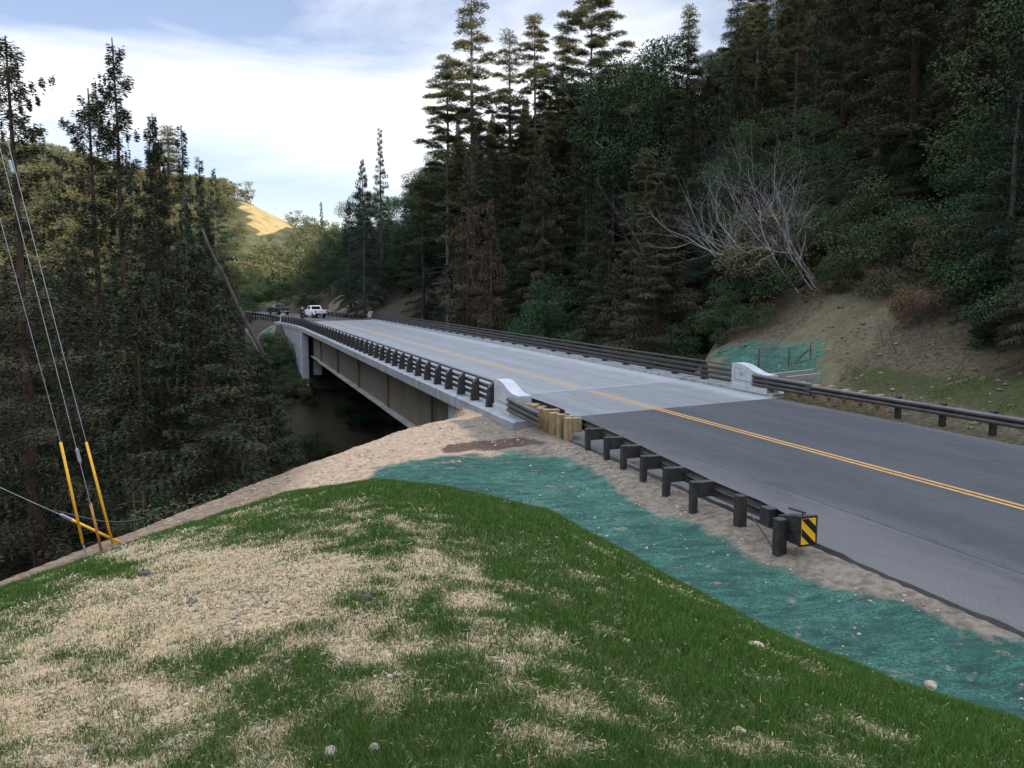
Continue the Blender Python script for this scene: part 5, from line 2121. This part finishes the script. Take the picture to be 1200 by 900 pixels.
# ================================================================== pickups
def pickup(label, s, off, heading, paint, lift=0.0):
    c = 14.6 + off - float(road_shift(np.array(float(s))))
    w = P(c, s)
    o = thing('pickup_truck', label, 'pickup truck', (0, 0, 0), frame=False)
    L, W = 5.7, 1.98
    hw = W / 2
    yr, yf = -L / 2, L / 2

    # lower body silhouette (y, z) with wheel arches
    def arch(yc, r=0.46):
        return [(yc + r * math.cos(a), 0.42 + r * math.sin(a)) for a in [math.pi * k / 8 for k in range(9)]]
    a_f, a_r = yf - 0.98, yr + 1.28
    prof = [(yr + 0.08, 0.55)] + [(p[0], p[1]) for p in reversed(arch(a_r))] + [(p[0], p[1]) for p in reversed(arch(a_f))] + [(yf - 0.05, 0.50), (yf, 0.62), (yf, 0.98), (yf - 0.10, 1.10), (yf - 1.55, 1.18), (yr + 2.35, 1.20), (yr + 2.30, 0.72), (yr + 0.08, 0.72)]
    m = MB()
    m.prism(prof, lambda p: (-hw, p[0], p[1]), lambda p: (hw, p[0], p[1]))
    # bed walls
    for sx in (-1, 1):
        x0, x1 = sorted((sx * hw, sx * (hw - 0.09)))
        m.bbox(x0, x1, yr + 0.09, yr + 2.34, 0.70, 1.19, 0.02)
    m.bbox(-hw + 0.02, hw - 0.02, yr + 2.24, yr + 2.33, 0.70, 1.18, 0.02)
    # cab: tapered loft
    b0, b1 = yr + 2.32, yf - 1.45
    base = [(-hw + 0.03, b0), (hw - 0.03, b0), (hw - 0.03, b1), (-hw + 0.03, b1)]
    top = [(-hw + 0.24, b0 + 0.22), (hw - 0.24, b0 + 0.22), (hw - 0.24, b1 - 0.85), (-hw + 0.24, b1 - 0.85)]
    zt = 1.84
    vs = [(x, y, 1.17) for x, y in base] + [(x, y, zt - 0.05) for x, y in top] + [(x * 0.93, y * 1.0 + (0.06 if i < 2 else -0.08), zt) for i, (x, y) in enumerate(top)]
    m.add(vs, [(8, 9, 10, 11), (0, 1, 5, 4), (1, 2, 6, 5), (2, 3, 7, 6), (3, 0, 4, 7), (4, 5, 9, 8), (5, 6, 10, 9), (6, 7, 11, 10), (7, 4, 8, 11)])
    m.build('body', MT[paint], o)

    def quad(vs, name, mat, push, par=o):
        n = (Vector(vs[1]) - Vector(vs[0])).cross(Vector(vs[3]) - Vector(vs[0])).normalized() * push
        q = MB()
        f = [Vector(p) + n for p in vs]
        k = [Vector(p) - n * 0.5 for p in vs]
        q.add(f + k, [(0, 1, 2, 3), (7, 6, 5, 4), (0, 4, 5, 1), (1, 5, 6, 2), (2, 6, 7, 3), (3, 7, 4, 0)])
        return q.build(name, mat, par)

    def face(i0, i1, i2, i3, u0, u1, v0, v1):
        a, b, c_, d = (Vector(vs[i]) for i in (i0, i1, i2, i3))
        pt = lambda u, v: a.lerp(b, u).lerp(d.lerp(c_, u), v)
        return [pt(u0, v0), pt(u1, v0), pt(u1, v1), pt(u0, v1)]
    quad(face(0, 1, 5, 4, 0.10, 0.90, 0.14, 0.90), 'rear_window', MT['car_glass'], 0.012)
    quad(face(2, 3, 7, 6, 0.06, 0.94, 0.08, 0.92), 'windshield', MT['car_glass'], 0.012)
    for f in ((1, 2, 6, 5), (3, 0, 4, 7)):
        r1, r2 = ((0.06, 0.40), (0.46, 0.86)) if f[0] == 1 else ((0.14, 0.54), (0.60, 0.94))
        for (u0, u1) in (r1, r2):
            quad(face(*f, u0, u1, 0.12, 0.90), 'side_window', MT['car_glass'], 0.012)
    # doors: shut lines shown as thin proud panels with handles
    for sx in (-1, 1):
        for (y0, y1) in ((b0 + 0.06, b0 + 1.0), (b0 + 1.04, b1 - 0.12)):
            x0, x1 = sorted((sx * (hw + 0.002), sx * (hw + 0.016)))
            d = MB().bbox(x0, x1, y0, y1, 0.58, 1.15, 0.006).build('door', MT[paint], o)
            x0, x1 = sorted((sx * (hw + 0.018), sx * (hw + 0.045)))
            MB().bbox(x0, x1, y0 + 0.06, y0 + 0.26, 1.02, 1.06, 0.006).build('handle', MT['black_trim'], d)
        x0, x1 = sorted((sx * (hw + 0.03), sx * (hw + 0.26)))
        MB().bbox(x0, x1, b1 - 0.42, b1 - 0.30, 1.22, 1.42, 0.03).build('side_mirror', MT['black_trim'], o)
        x0, x1 = sorted((sx * (hw - 0.03), sx * (hw - 0.20)))
        MB().bbox(x0, x1, yr + 0.05, yr + 0.12, 0.80, 1.16, 0.01).build('tail_light', MT['red_lens'], o)
        MB().bbox(x0, x1, yf - 0.03, yf + 0.012, 0.80, 0.98, 0.01).build('headlight', MT['clear_lens'], o)
    tg = MB().bbox(-hw + 0.22, hw - 0.22, yr + 0.045, yr + 0.12, 0.70, 1.17, 0.015).build('tailgate', MT[paint], o)
    MB().bbox(-0.12, 0.12, yr + 0.028, yr + 0.043, 1.04, 1.09, 0.005).build('tailgate_handle', MT['black_trim'], tg)
    bp = MB().bbox(-hw + 0.06, hw - 0.06, yr - 0.06, yr + 0.07, 0.50, 0.68, 0.02).build('rear_bumper', MT['black_trim' if paint == 'white_paint' else 'galv'], o)
    MB().bbox(-0.16, 0.16, yr - 0.075, yr - 0.062, 0.54, 0.66, 0.004).build('licence_plate', MT['plate'], bp)
    MB().bbox(-hw + 0.05, hw - 0.05, yf - 0.04, yf + 0.07, 0.42, 0.64, 0.02).build('front_bumper', MT['black_trim'], o)
    MB().box(-hw + 0.12, hw - 0.12, yr + 0.12, yr + 2.2, 0.722, 0.735).build('bed_liner', MT['black_trim'], o)
    for yc in (a_f, a_r):
        for sx in (-1, 1):
            x0, x1 = sorted((sx * (hw - 0.28), sx * (hw - 0.01)))
            m = MB()
            prof_ = [(0.24, 0), (0.37, 0.0), (0.40, 0.03)]
            n = 18
            ring = [(x0, 0.25), (x0, 0.36), (x0 + 0.04, 0.40), (x1 - 0.04, 0.40), (x1, 0.36), (x1, 0.25)]
            vs2, fs2 = [], []
            for k in range(n):
                a = 2 * math.pi * k / n
                for (xx, rr) in ring:
                    vs2.append((xx, yc + rr * math.cos(a), 0.40 + rr * math.sin(a)))
            for k in range(n):
                for j in range(6):
                    fs2.append((k * 6 + j, k * 6 + (j + 1) % 6, ((k + 1) % n) * 6 + (j + 1) % 6, ((k + 1) % n) * 6 + j))
            m.add(vs2, fs2)
            wh = m.build('wheel', MT['rubber'], o, smooth=False)
            m = MB()
            xr0, xr1 = x0 + 0.05, x1 - 0.05
            vs3 = [(xx, yc + 0.249 * math.cos(2 * math.pi * k / 12), 0.40 + 0.249 * math.sin(2 * math.pi * k / 12)) for xx in (xr0, xr1) for k in range(12)]
            m.add(vs3, [tuple(range(12)), tuple(range(12, 24))] + [(k, (k + 1) % 12, 12 + (k + 1) % 12, 12 + k) for k in range(12)])
            m.build('rim', MT['galv'], wh)
    o.location = (w.x, w.y, 0.004)
    o.rotation_euler = (0, 0, heading)
    return o


def road_heading(s):
    return RZ + math.atan(max(0, s - 100) / 200.0)


q = at(374.5, 372.6, 0.0)
s_, t_ = st(q.x, q.y)
pickup('white pickup truck driving away beyond the far end of the bridge', s_ + 2.5, t_ + float(road_shift(np.array(s_))) - 14.6, road_heading(s_) + 0.08, 'white_paint')
q = at(332.5, 369.0, 0.0)
s_, t_ = st(q.x, q.y)
pickup('charcoal pickup truck ahead of the white one with red tail lights', s_ + 2.5, t_ + float(road_shift(np.array(s_))) - 14.6, road_heading(s_) + 0.10, 'dark_paint')

# ================================================================== motorcycle and rider
q = at(354.8, 375.6, 0.0)
mc = thing('motorcycle', 'dark motorcycle carrying a tan helmeted rider past the far end of the railing', 'motorcycle', (0, 0, 0), frame=False)


def wheel_ring(yc, r, name):
    m = MB()
    n = 18
    ring = [(-0.06, r - 0.12), (-0.07, r - 0.05), (0, r), (0.07, r - 0.05), (0.06, r - 0.12)]
    vs, fs = [], []
    for k in range(n):
        a = 2 * math.pi * k / n
        vs += [(xx, yc + rr * math.cos(a), r + rr * math.sin(a)) for xx, rr in ring]
    for k in range(n):
        for j in range(5):
            fs.append((k * 5 + j, k * 5 + (j + 1) % 5, ((k + 1) % n) * 5 + (j + 1) % 5, ((k + 1) % n) * 5 + j))
    m.add(vs, fs)
    wh = m.build(name, MT['rubber'], mc)
    m = MB()
    m.tube([(-0.05, yc, r), (0.05, yc, r)], 0.06, 8)
    for k in range(5):
        a = 2 * math.pi * k / 5
        m.tube([(0, yc, r), (0, yc + (r - 0.1) * math.cos(a), r + (r - 0.1) * math.sin(a))], 0.018, 4)
    m.build('rim', MT['galv'], wh)


wheel_ring(-0.72, 0.32, 'wheel')
wheel_ring(0.78, 0.33, 'wheel')
m = MB()
m.tube([(0, -0.72, 0.32), (0, -0.2, 0.42), (0, 0.25, 0.45), (0, 0.55, 0.90)], [0.05, 0.07, 0.07, 0.04], 8)
m.bbox(-0.16, 0.16, -0.15, 0.30, 0.25, 0.58, 0.04)
m.tube([(-0.09, 0.78, 0.33), (-0.09, 0.56, 0.98)], 0.03, 6)
m.tube([(0.09, 0.78, 0.33), (0.09, 0.56, 0.98)], 0.03, 6)
m.build('frame', MT['black_trim'], mc)
m = MB()
m.tube([(0, 0.42, 0.86), (0, 0.25, 0.90), (0, 0.02, 0.84)], [0.10, 0.18, 0.12], 10)
m.build('fuel_tank', MT['dark_paint'], mc, smooth=True)
m = MB()
m.bbox(-0.15, 0.15, -0.75, 0.0, 0.74, 0.84, 0.04)
m.build('seat', MT['black_trim'], mc)
m = MB()
m.tube([(-0.38, 0.36, 1.02), (-0.14, 0.52, 1.04), (0.14, 0.52, 1.04), (0.38, 0.36, 1.02)], 0.02, 6)
m.build('handlebar', MT['black_trim'], mc)
for sx in (-1, 1):
    x0, x1 = sorted((sx * 0.18, sx * 0.42))
    MB().bbox(x0, x1, -0.85, -0.30, 0.45, 0.80, 0.05).build('saddlebag', MT['black_trim'], mc)
MB().bbox(-0.10, 0.10, -0.90, -0.84, 0.66, 0.76, 0.02).build('tail_light', MT['red_lens'], mc)
s_m, t_m = st(q.x, q.y)
mh = road_heading(s_m)
mc.location = (q.x, q.y, 0.004)
mc.rotation_euler = (0, 0, mh)

# rider: one skinned body, seated, arms to the bar
J = {'pelvis': (0, -0.22, 0.95), 'waist': (0, -0.20, 1.12), 'chest': (0, -0.12, 1.34), 'neck': (0, -0.07, 1.50), 'head0': (0, -0.04, 1.60), 'head1': (0, -0.03, 1.70)}
for sg_, sx in (('l', -1), ('r', 1)):
    J.update({'hip' + sg_: (sx * 0.11, -0.18, 0.93), 'knee' + sg_: (sx * 0.27, 0.22, 0.82), 'ank' + sg_: (sx * 0.24, 0.02, 0.42), 'toe' + sg_: (sx * 0.25, 0.18, 0.36),
              'sho' + sg_: (sx * 0.19, -0.10, 1.43), 'elb' + sg_: (sx * 0.34, 0.10, 1.22), 'wri' + sg_: (sx * 0.36, 0.32, 1.06), 'hand' + sg_: (sx * 0.35, 0.40, 1.04)})
RADJ = {'pelvis': .15, 'waist': .14, 'chest': .165, 'neck': .06, 'head0': .085, 'head1': .09, 'hip': .11, 'knee': .075, 'ank': .05, 'toe': .045, 'sho': .075, 'elb': .052, 'wri': .038, 'hand': .04}
names = list(J)
ed = [('pelvis', 'waist'), ('waist', 'chest'), ('chest', 'neck'), ('neck', 'head0'), ('head0', 'head1')]
for k in 'lr':
    ed += [('pelvis', 'hip' + k), ('hip' + k, 'knee' + k), ('knee' + k, 'ank' + k), ('ank' + k, 'toe' + k), ('chest', 'sho' + k), ('sho' + k, 'elb' + k), ('elb' + k, 'wri' + k), ('wri' + k, 'hand' + k)]
me = bpy.data.meshes.new('person')
me.from_pydata([J[n] for n in names], [(names.index(a), names.index(b)) for a, b in ed], [])
me.materials.append(MT['jacket'])
pe = bpy.data.objects.new('person', me)
COL.objects.link(pe)
sk = pe.modifiers.new('skin', 'SKIN')
sk.use_smooth_shade = True
for i, n in enumerate(names):
    key = n if n in RADJ else n[:-1]
    d = me.skin_vertices[0].data[i]
    d.radius = (RADJ[key], RADJ[key])
    d.use_root = (n == 'pelvis')
sb = pe.modifiers.new('subdivision', 'SUBSURF')
sb.levels = sb.render_levels = 1
pe.location = mc.location
pe.rotation_euler = mc.rotation_euler
tag(pe, 'rider in dark jacket and tan helmet seated on the motorcycle', 'person')
ORG[pe] = Vector((0, 0, 0))
m = MB()
hp = []
for i in range(9):
    a = -0.45 * math.pi + 0.95 * math.pi * i / 8
    hp.append(((0, -0.035, 1.655 + 0.145 * math.sin(a)), 0.145 * math.cos(a) + 0.004))
m.tube([a for a, b in hp], [b for a, b in hp], 14)
m.build('helmet', MT['helmet'], pe, smooth=True)
m = MB()
m.bbox(-0.07, 0.07, -0.34, -0.26, 1.05, 1.22, 0.02)
m.build('vest_panel', MT['orange'], pe)

# ================================================================== grass and straw on the mound
def blades(n_try, seed, kind):
    rs = np.random.RandomState(seed)
    # sample in (azimuth, range) so that near ground is denser
    az = rs.uniform(-0.72, 0.80, n_try)
    r = 1.9 + 19 * rs.random(n_try) ** 1.55
    x, y = r * np.sin(az), r * np.cos(az)
    z = H(x, y)
    zm = mound_amount(x, y)
    base = H(x, y, False)
    on = zm > base - 0.12
    d = grass_density(x, y, z)
    if kind == 'grass':
        keep = on & (rs.random(n_try) < 0.15 + 0.85 * d ** 1.1)
    else:
        keep = on & (rs.random(n_try) < 0.80 - 0.76 * d)
    x, y, z, r, d = x[keep], y[keep], z[keep], r[keep], d[keep]
    n = len(x)
    a = rs.uniform(0, 6.283, n)
    if kind == 'grass':
        h = (0.022 + 0.036 * rs.random(n) ** 1.3) * (0.65 + 0.5 * d) * (1 + 0.3 * np.clip((r - 6) / 10, 0, 1))
        wd = (0.0013 + 0.0010 * rs.random(n)) * (1 + np.clip((r - 3) / 4.0, 0, 3.0))
        ln = h * rs.uniform(0.1, 0.75, n)
        la = rs.uniform(0, 6.283, n)
        c = np.stack([x, y, z - 0.006], -1)
        sx = np.stack([np.cos(a) * wd, np.sin(a) * wd, np.zeros(n)], -1)
        tip = c + np.stack([np.cos(la) * ln, np.sin(la) * ln, h], -1)
        V = np.stack([c - sx, c + sx, tip], 1).reshape(-1, 3)
    else:
        L = (0.02 + 0.045 * rs.random(n)) * (1 + 0.4 * np.clip((r - 4) / 8, 0, 1))
        wd = (0.0014 + 0.0010 * rs.random(n)) * (1 + np.clip((r - 3) / 4.0, 0, 2.5))
        c = np.stack([x, y, z + 0.003 + 0.010 * rs.random(n)], -1)
        dr = np.stack([np.cos(a), np.sin(a), rs.normal(0, 0.30, n)], -1)
        sd = np.stack([-np.sin(a), np.cos(a), rs.normal(0, 0.3, n)], -1)
        V = np.stack([c - dr * L[:, None] / 2 - sd * wd[:, None], c - dr * L[:, None] / 2 + sd * wd[:, None], c + dr * L[:, None] / 2], 1).reshape(-1, 3)
    F = np.arange(len(V)).reshape(-1, 3)
    dry = np.clip(0.62 - d + rs.normal(0, 0.16, n), 0, 1)
    return V, F, rs.random(n), dry, n


m_, t_n, b_ = nodes_of('grass_blade')
qq = NT(t_n)
cg = qq.mix(qq.attr('rnd'), (0.032, 0.078, 0.010), (0.080, 0.145, 0.024))
cg = qq.mix(qq.math('MULTIPLY', qq.attr('rnd2'), 0.55), cg, (0.17, 0.175, 0.070))
qq.put(b_.inputs['Base Color'], cg)
b_.inputs['Roughness'].default_value = 0.6
b_.inputs['Specular IOR Level'].default_value = 0.2
MT['grass'] = m_
m_, t_n, b_ = nodes_of('straw')
qq = NT(t_n)
qq.put(b_.inputs['Base Color'], qq.mix(qq.attr('rnd'), (0.25, 0.175, 0.09), (0.46, 0.345, 0.20)))
b_.inputs['Roughness'].default_value = 0.7
MT['straw'] = m_

V, F, r1, r2, n = blades(1500000, 3, 'grass')
me = array_mesh('grass', V, F, [MT['grass']], dict(rnd=r1, rnd2=r2))
o = bpy.data.objects.new('grass', me)
COL.objects.link(o)
tag(o, 'short new green grass growing through straw on the mound', 'grass', kind='stuff')
print('GRASS', n)
V, F, r1, r2, n = blades(420000, 4, 'straw')
me = array_mesh('straw_mulch', V, F, [MT['straw']], dict(rnd=r1))
o = bpy.data.objects.new('straw_mulch', me)
COL.objects.link(o)
tag(o, 'pale straw mulch strewn over the sandy mound', 'straw', kind='stuff')


# crumbs of earth and gravel: one scatter
def crumbs(n_try, seed):
    rs = np.random.RandomState(seed)
    az = rs.uniform(-0.72, 0.80, n_try)
    r = 2.0 + 26 * rs.random(n_try) ** 1.3
    x, y = r * np.sin(az), r * np.cos(az)
    s, t = st(x, y)
    z = H(x, y)
    d = np.where(mound_amount(x, y) > H(x, y, False) - 0.1, grass_density(x, y, z), 0.35)
    u, v = proj(x, y, z)
    clump = fbm(x / 0.7, y / 0.7, 3, 77)
    keep = (t < 9.05) & (rs.random(n_try) < (1.05 - d) * sstep(0.35, 0.7, clump)) & ~(in_poly(u, v, TEAL) & (mound_amount(x, y) < H(x, y, False) - 0.1) & (rs.random(n_try) < 0.8))
    x, y, z, r = x[keep], y[keep], z[keep], r[keep]
    n = len(x)
    ico = []
    bm = bmesh.new()
    bmesh.ops.create_icosphere(bm, subdivisions=1, radius=1.0)
    bv = np.array([tuple(q.co) for q in bm.verts])
    bf = np.array([[q.index for q in f.verts] for f in bm.faces])
    bm.free()
    sz = (0.003 + 0.011 * rs.random(n) ** 4) * (1 + r / 14)
    V = bv[None] * (0.6 + 0.8 * rs.random((n, len(bv), 1))) * (sz[:, None, None] * np.stack([0.8 + .6 * rs.random(n), 0.8 + .6 * rs.random(n), 0.5 + .4 * rs.random(n)], -1)[:, None, :])
    V = V + np.stack([x, y, z + sz * 0.15], -1)[:, None, :]
    F = bf[None] + (np.arange(n) * len(bv))[:, None, None]
    return V.reshape(-1, 3), F.reshape(-1, 3), np.repeat(rs.random(n), len(bf)), n


m_, t_n, b_ = nodes_of('earth_crumbs')
qq = NT(t_n)
qq.put(b_.inputs['Base Color'], qq.mix(qq.attr('rnd'), (0.13, 0.10, 0.07), (0.46, 0.36, 0.25)))
b_.inputs['Roughness'].default_value = 0.95
V, F, r1, n = crumbs(130000, 8)
me = array_mesh('earth_crumbs', V, F, [m_], dict(rnd=r1))
o = bpy.data.objects.new('earth_crumbs', me)
COL.objects.link(o)
tag(o, 'loose crumbs of earth strewn over the mound and the dirt shoulder', 'gravel', kind='stuff')


# rough grass and weeds along the verge across the road
def verge(n_try, seed):
    rs = np.random.RandomState(seed)
    s = rs.uniform(-2, 34, n_try)
    te = 21.2 + 9.5 * rs.random(n_try) ** 1.4
    x, y = s * VPD[0] + te * NRM[0], s * VPD[1] + te * NRM[1]
    z = H(x, y)
    u, v = proj(x, y, z)
    cl_ = fbm(x / 0.9, y / 0.9, 3, 91)
    m_ = soft_poly(x, y, z, MOSS, 22, 26, 1.2)
    keep = (y > 4) & (rs.random(n_try) < sstep(0.38, 0.62, cl_) * (0.12 + 0.88 * m_))
    x, y, z, cl_, m_ = x[keep], y[keep], z[keep], cl_[keep], m_[keep]
    n = len(x)
    h = (0.06 + 0.14 * rs.random(n) ** 1.6) * (0.6 + 0.8 * cl_)
    a = rs.uniform(0, 6.283, n)
    la = rs.uniform(0, 6.283, n)
    wd = 0.006 + 0.006 * rs.random(n)
    c = np.stack([x, y, z - 0.01], -1)
    sx = np.stack([np.cos(a) * wd, np.sin(a) * wd, np.zeros(n)], -1)
    ln = h * rs.uniform(0.2, 1.0, n)
    tip = c + np.stack([np.cos(la) * ln, np.sin(la) * ln, h], -1)
    V = np.stack([c - sx, c + sx, tip], 1).reshape(-1, 3)
    return V, np.arange(len(V)).reshape(-1, 3), rs.random(n), np.clip(0.75 - m_ + rs.normal(0, .2, n), 0, 1), n


V, F, r1, r2, n = verge(90000, 21)
me = array_mesh('verge_grass', V, F, [MT['grass']], dict(rnd=r1, rnd2=r2))
o = bpy.data.objects.new('verge_grass', me)
COL.objects.link(o)
tag(o, 'rough low grass on the verge below the soil bank', 'grass', kind='stuff')

# fallen stones on the bank across the road
def rubble(n_try, seed):
    rs = np.random.RandomState(seed)
    s = rs.uniform(8, 44, n_try)
    te = 21.3 + 11 * rs.random(n_try) ** 1.3
    x, y = s * VPD[0] + te * NRM[0], s * VPD[1] + te * NRM[1]
    keep = rs.random(n_try) < sstep(0.40, 0.7, fbm(x / 1.4, y / 1.4, 3, 95))
    x, y = x[keep], y[keep]
    z = H(x, y)
    n = len(x)
    bm = bmesh.new()
    bmesh.ops.create_icosphere(bm, subdivisions=1, radius=1.0)
    bv = np.array([tuple(q.co) for q in bm.verts])
    bf = np.array([[q.index for q in f.verts] for f in bm.faces])
    bm.free()
    sz = 0.02 + 0.075 * rs.random(n) ** 4
    V = bv[None] * (0.55 + 0.9 * rs.random((n, len(bv), 1))) * (sz[:, None, None] * np.stack([0.8 + .6 * rs.random(n), 0.8 + .6 * rs.random(n), 0.5 + .4 * rs.random(n)], -1)[:, None, :])
    V = V + np.stack([x, y, z + sz * 0.1], -1)[:, None, :]
    F = bf[None] + (np.arange(n) * len(bv))[:, None, None]
    return V.reshape(-1, 3), F.reshape(-1, 3), np.repeat(rs.random(n), len(bf)), n


m_, t_n, b_ = nodes_of('bank_stones')
qq = NT(t_n)
qq.put(b_.inputs['Base Color'], qq.mix(qq.attr('rnd'), (0.06, 0.05, 0.032), (0.21, 0.18, 0.115)))
b_.inputs['Roughness'].default_value = 0.95
V, F, r1, n = rubble(6500, 22)
me = array_mesh('bank_rubble', V, F, [m_], dict(rnd=r1))
o = bpy.data.objects.new('bank_rubble', me)
COL.objects.link(o)
tag(o, 'loose stones and clods fallen down the soil bank', 'rubble', kind='stuff')
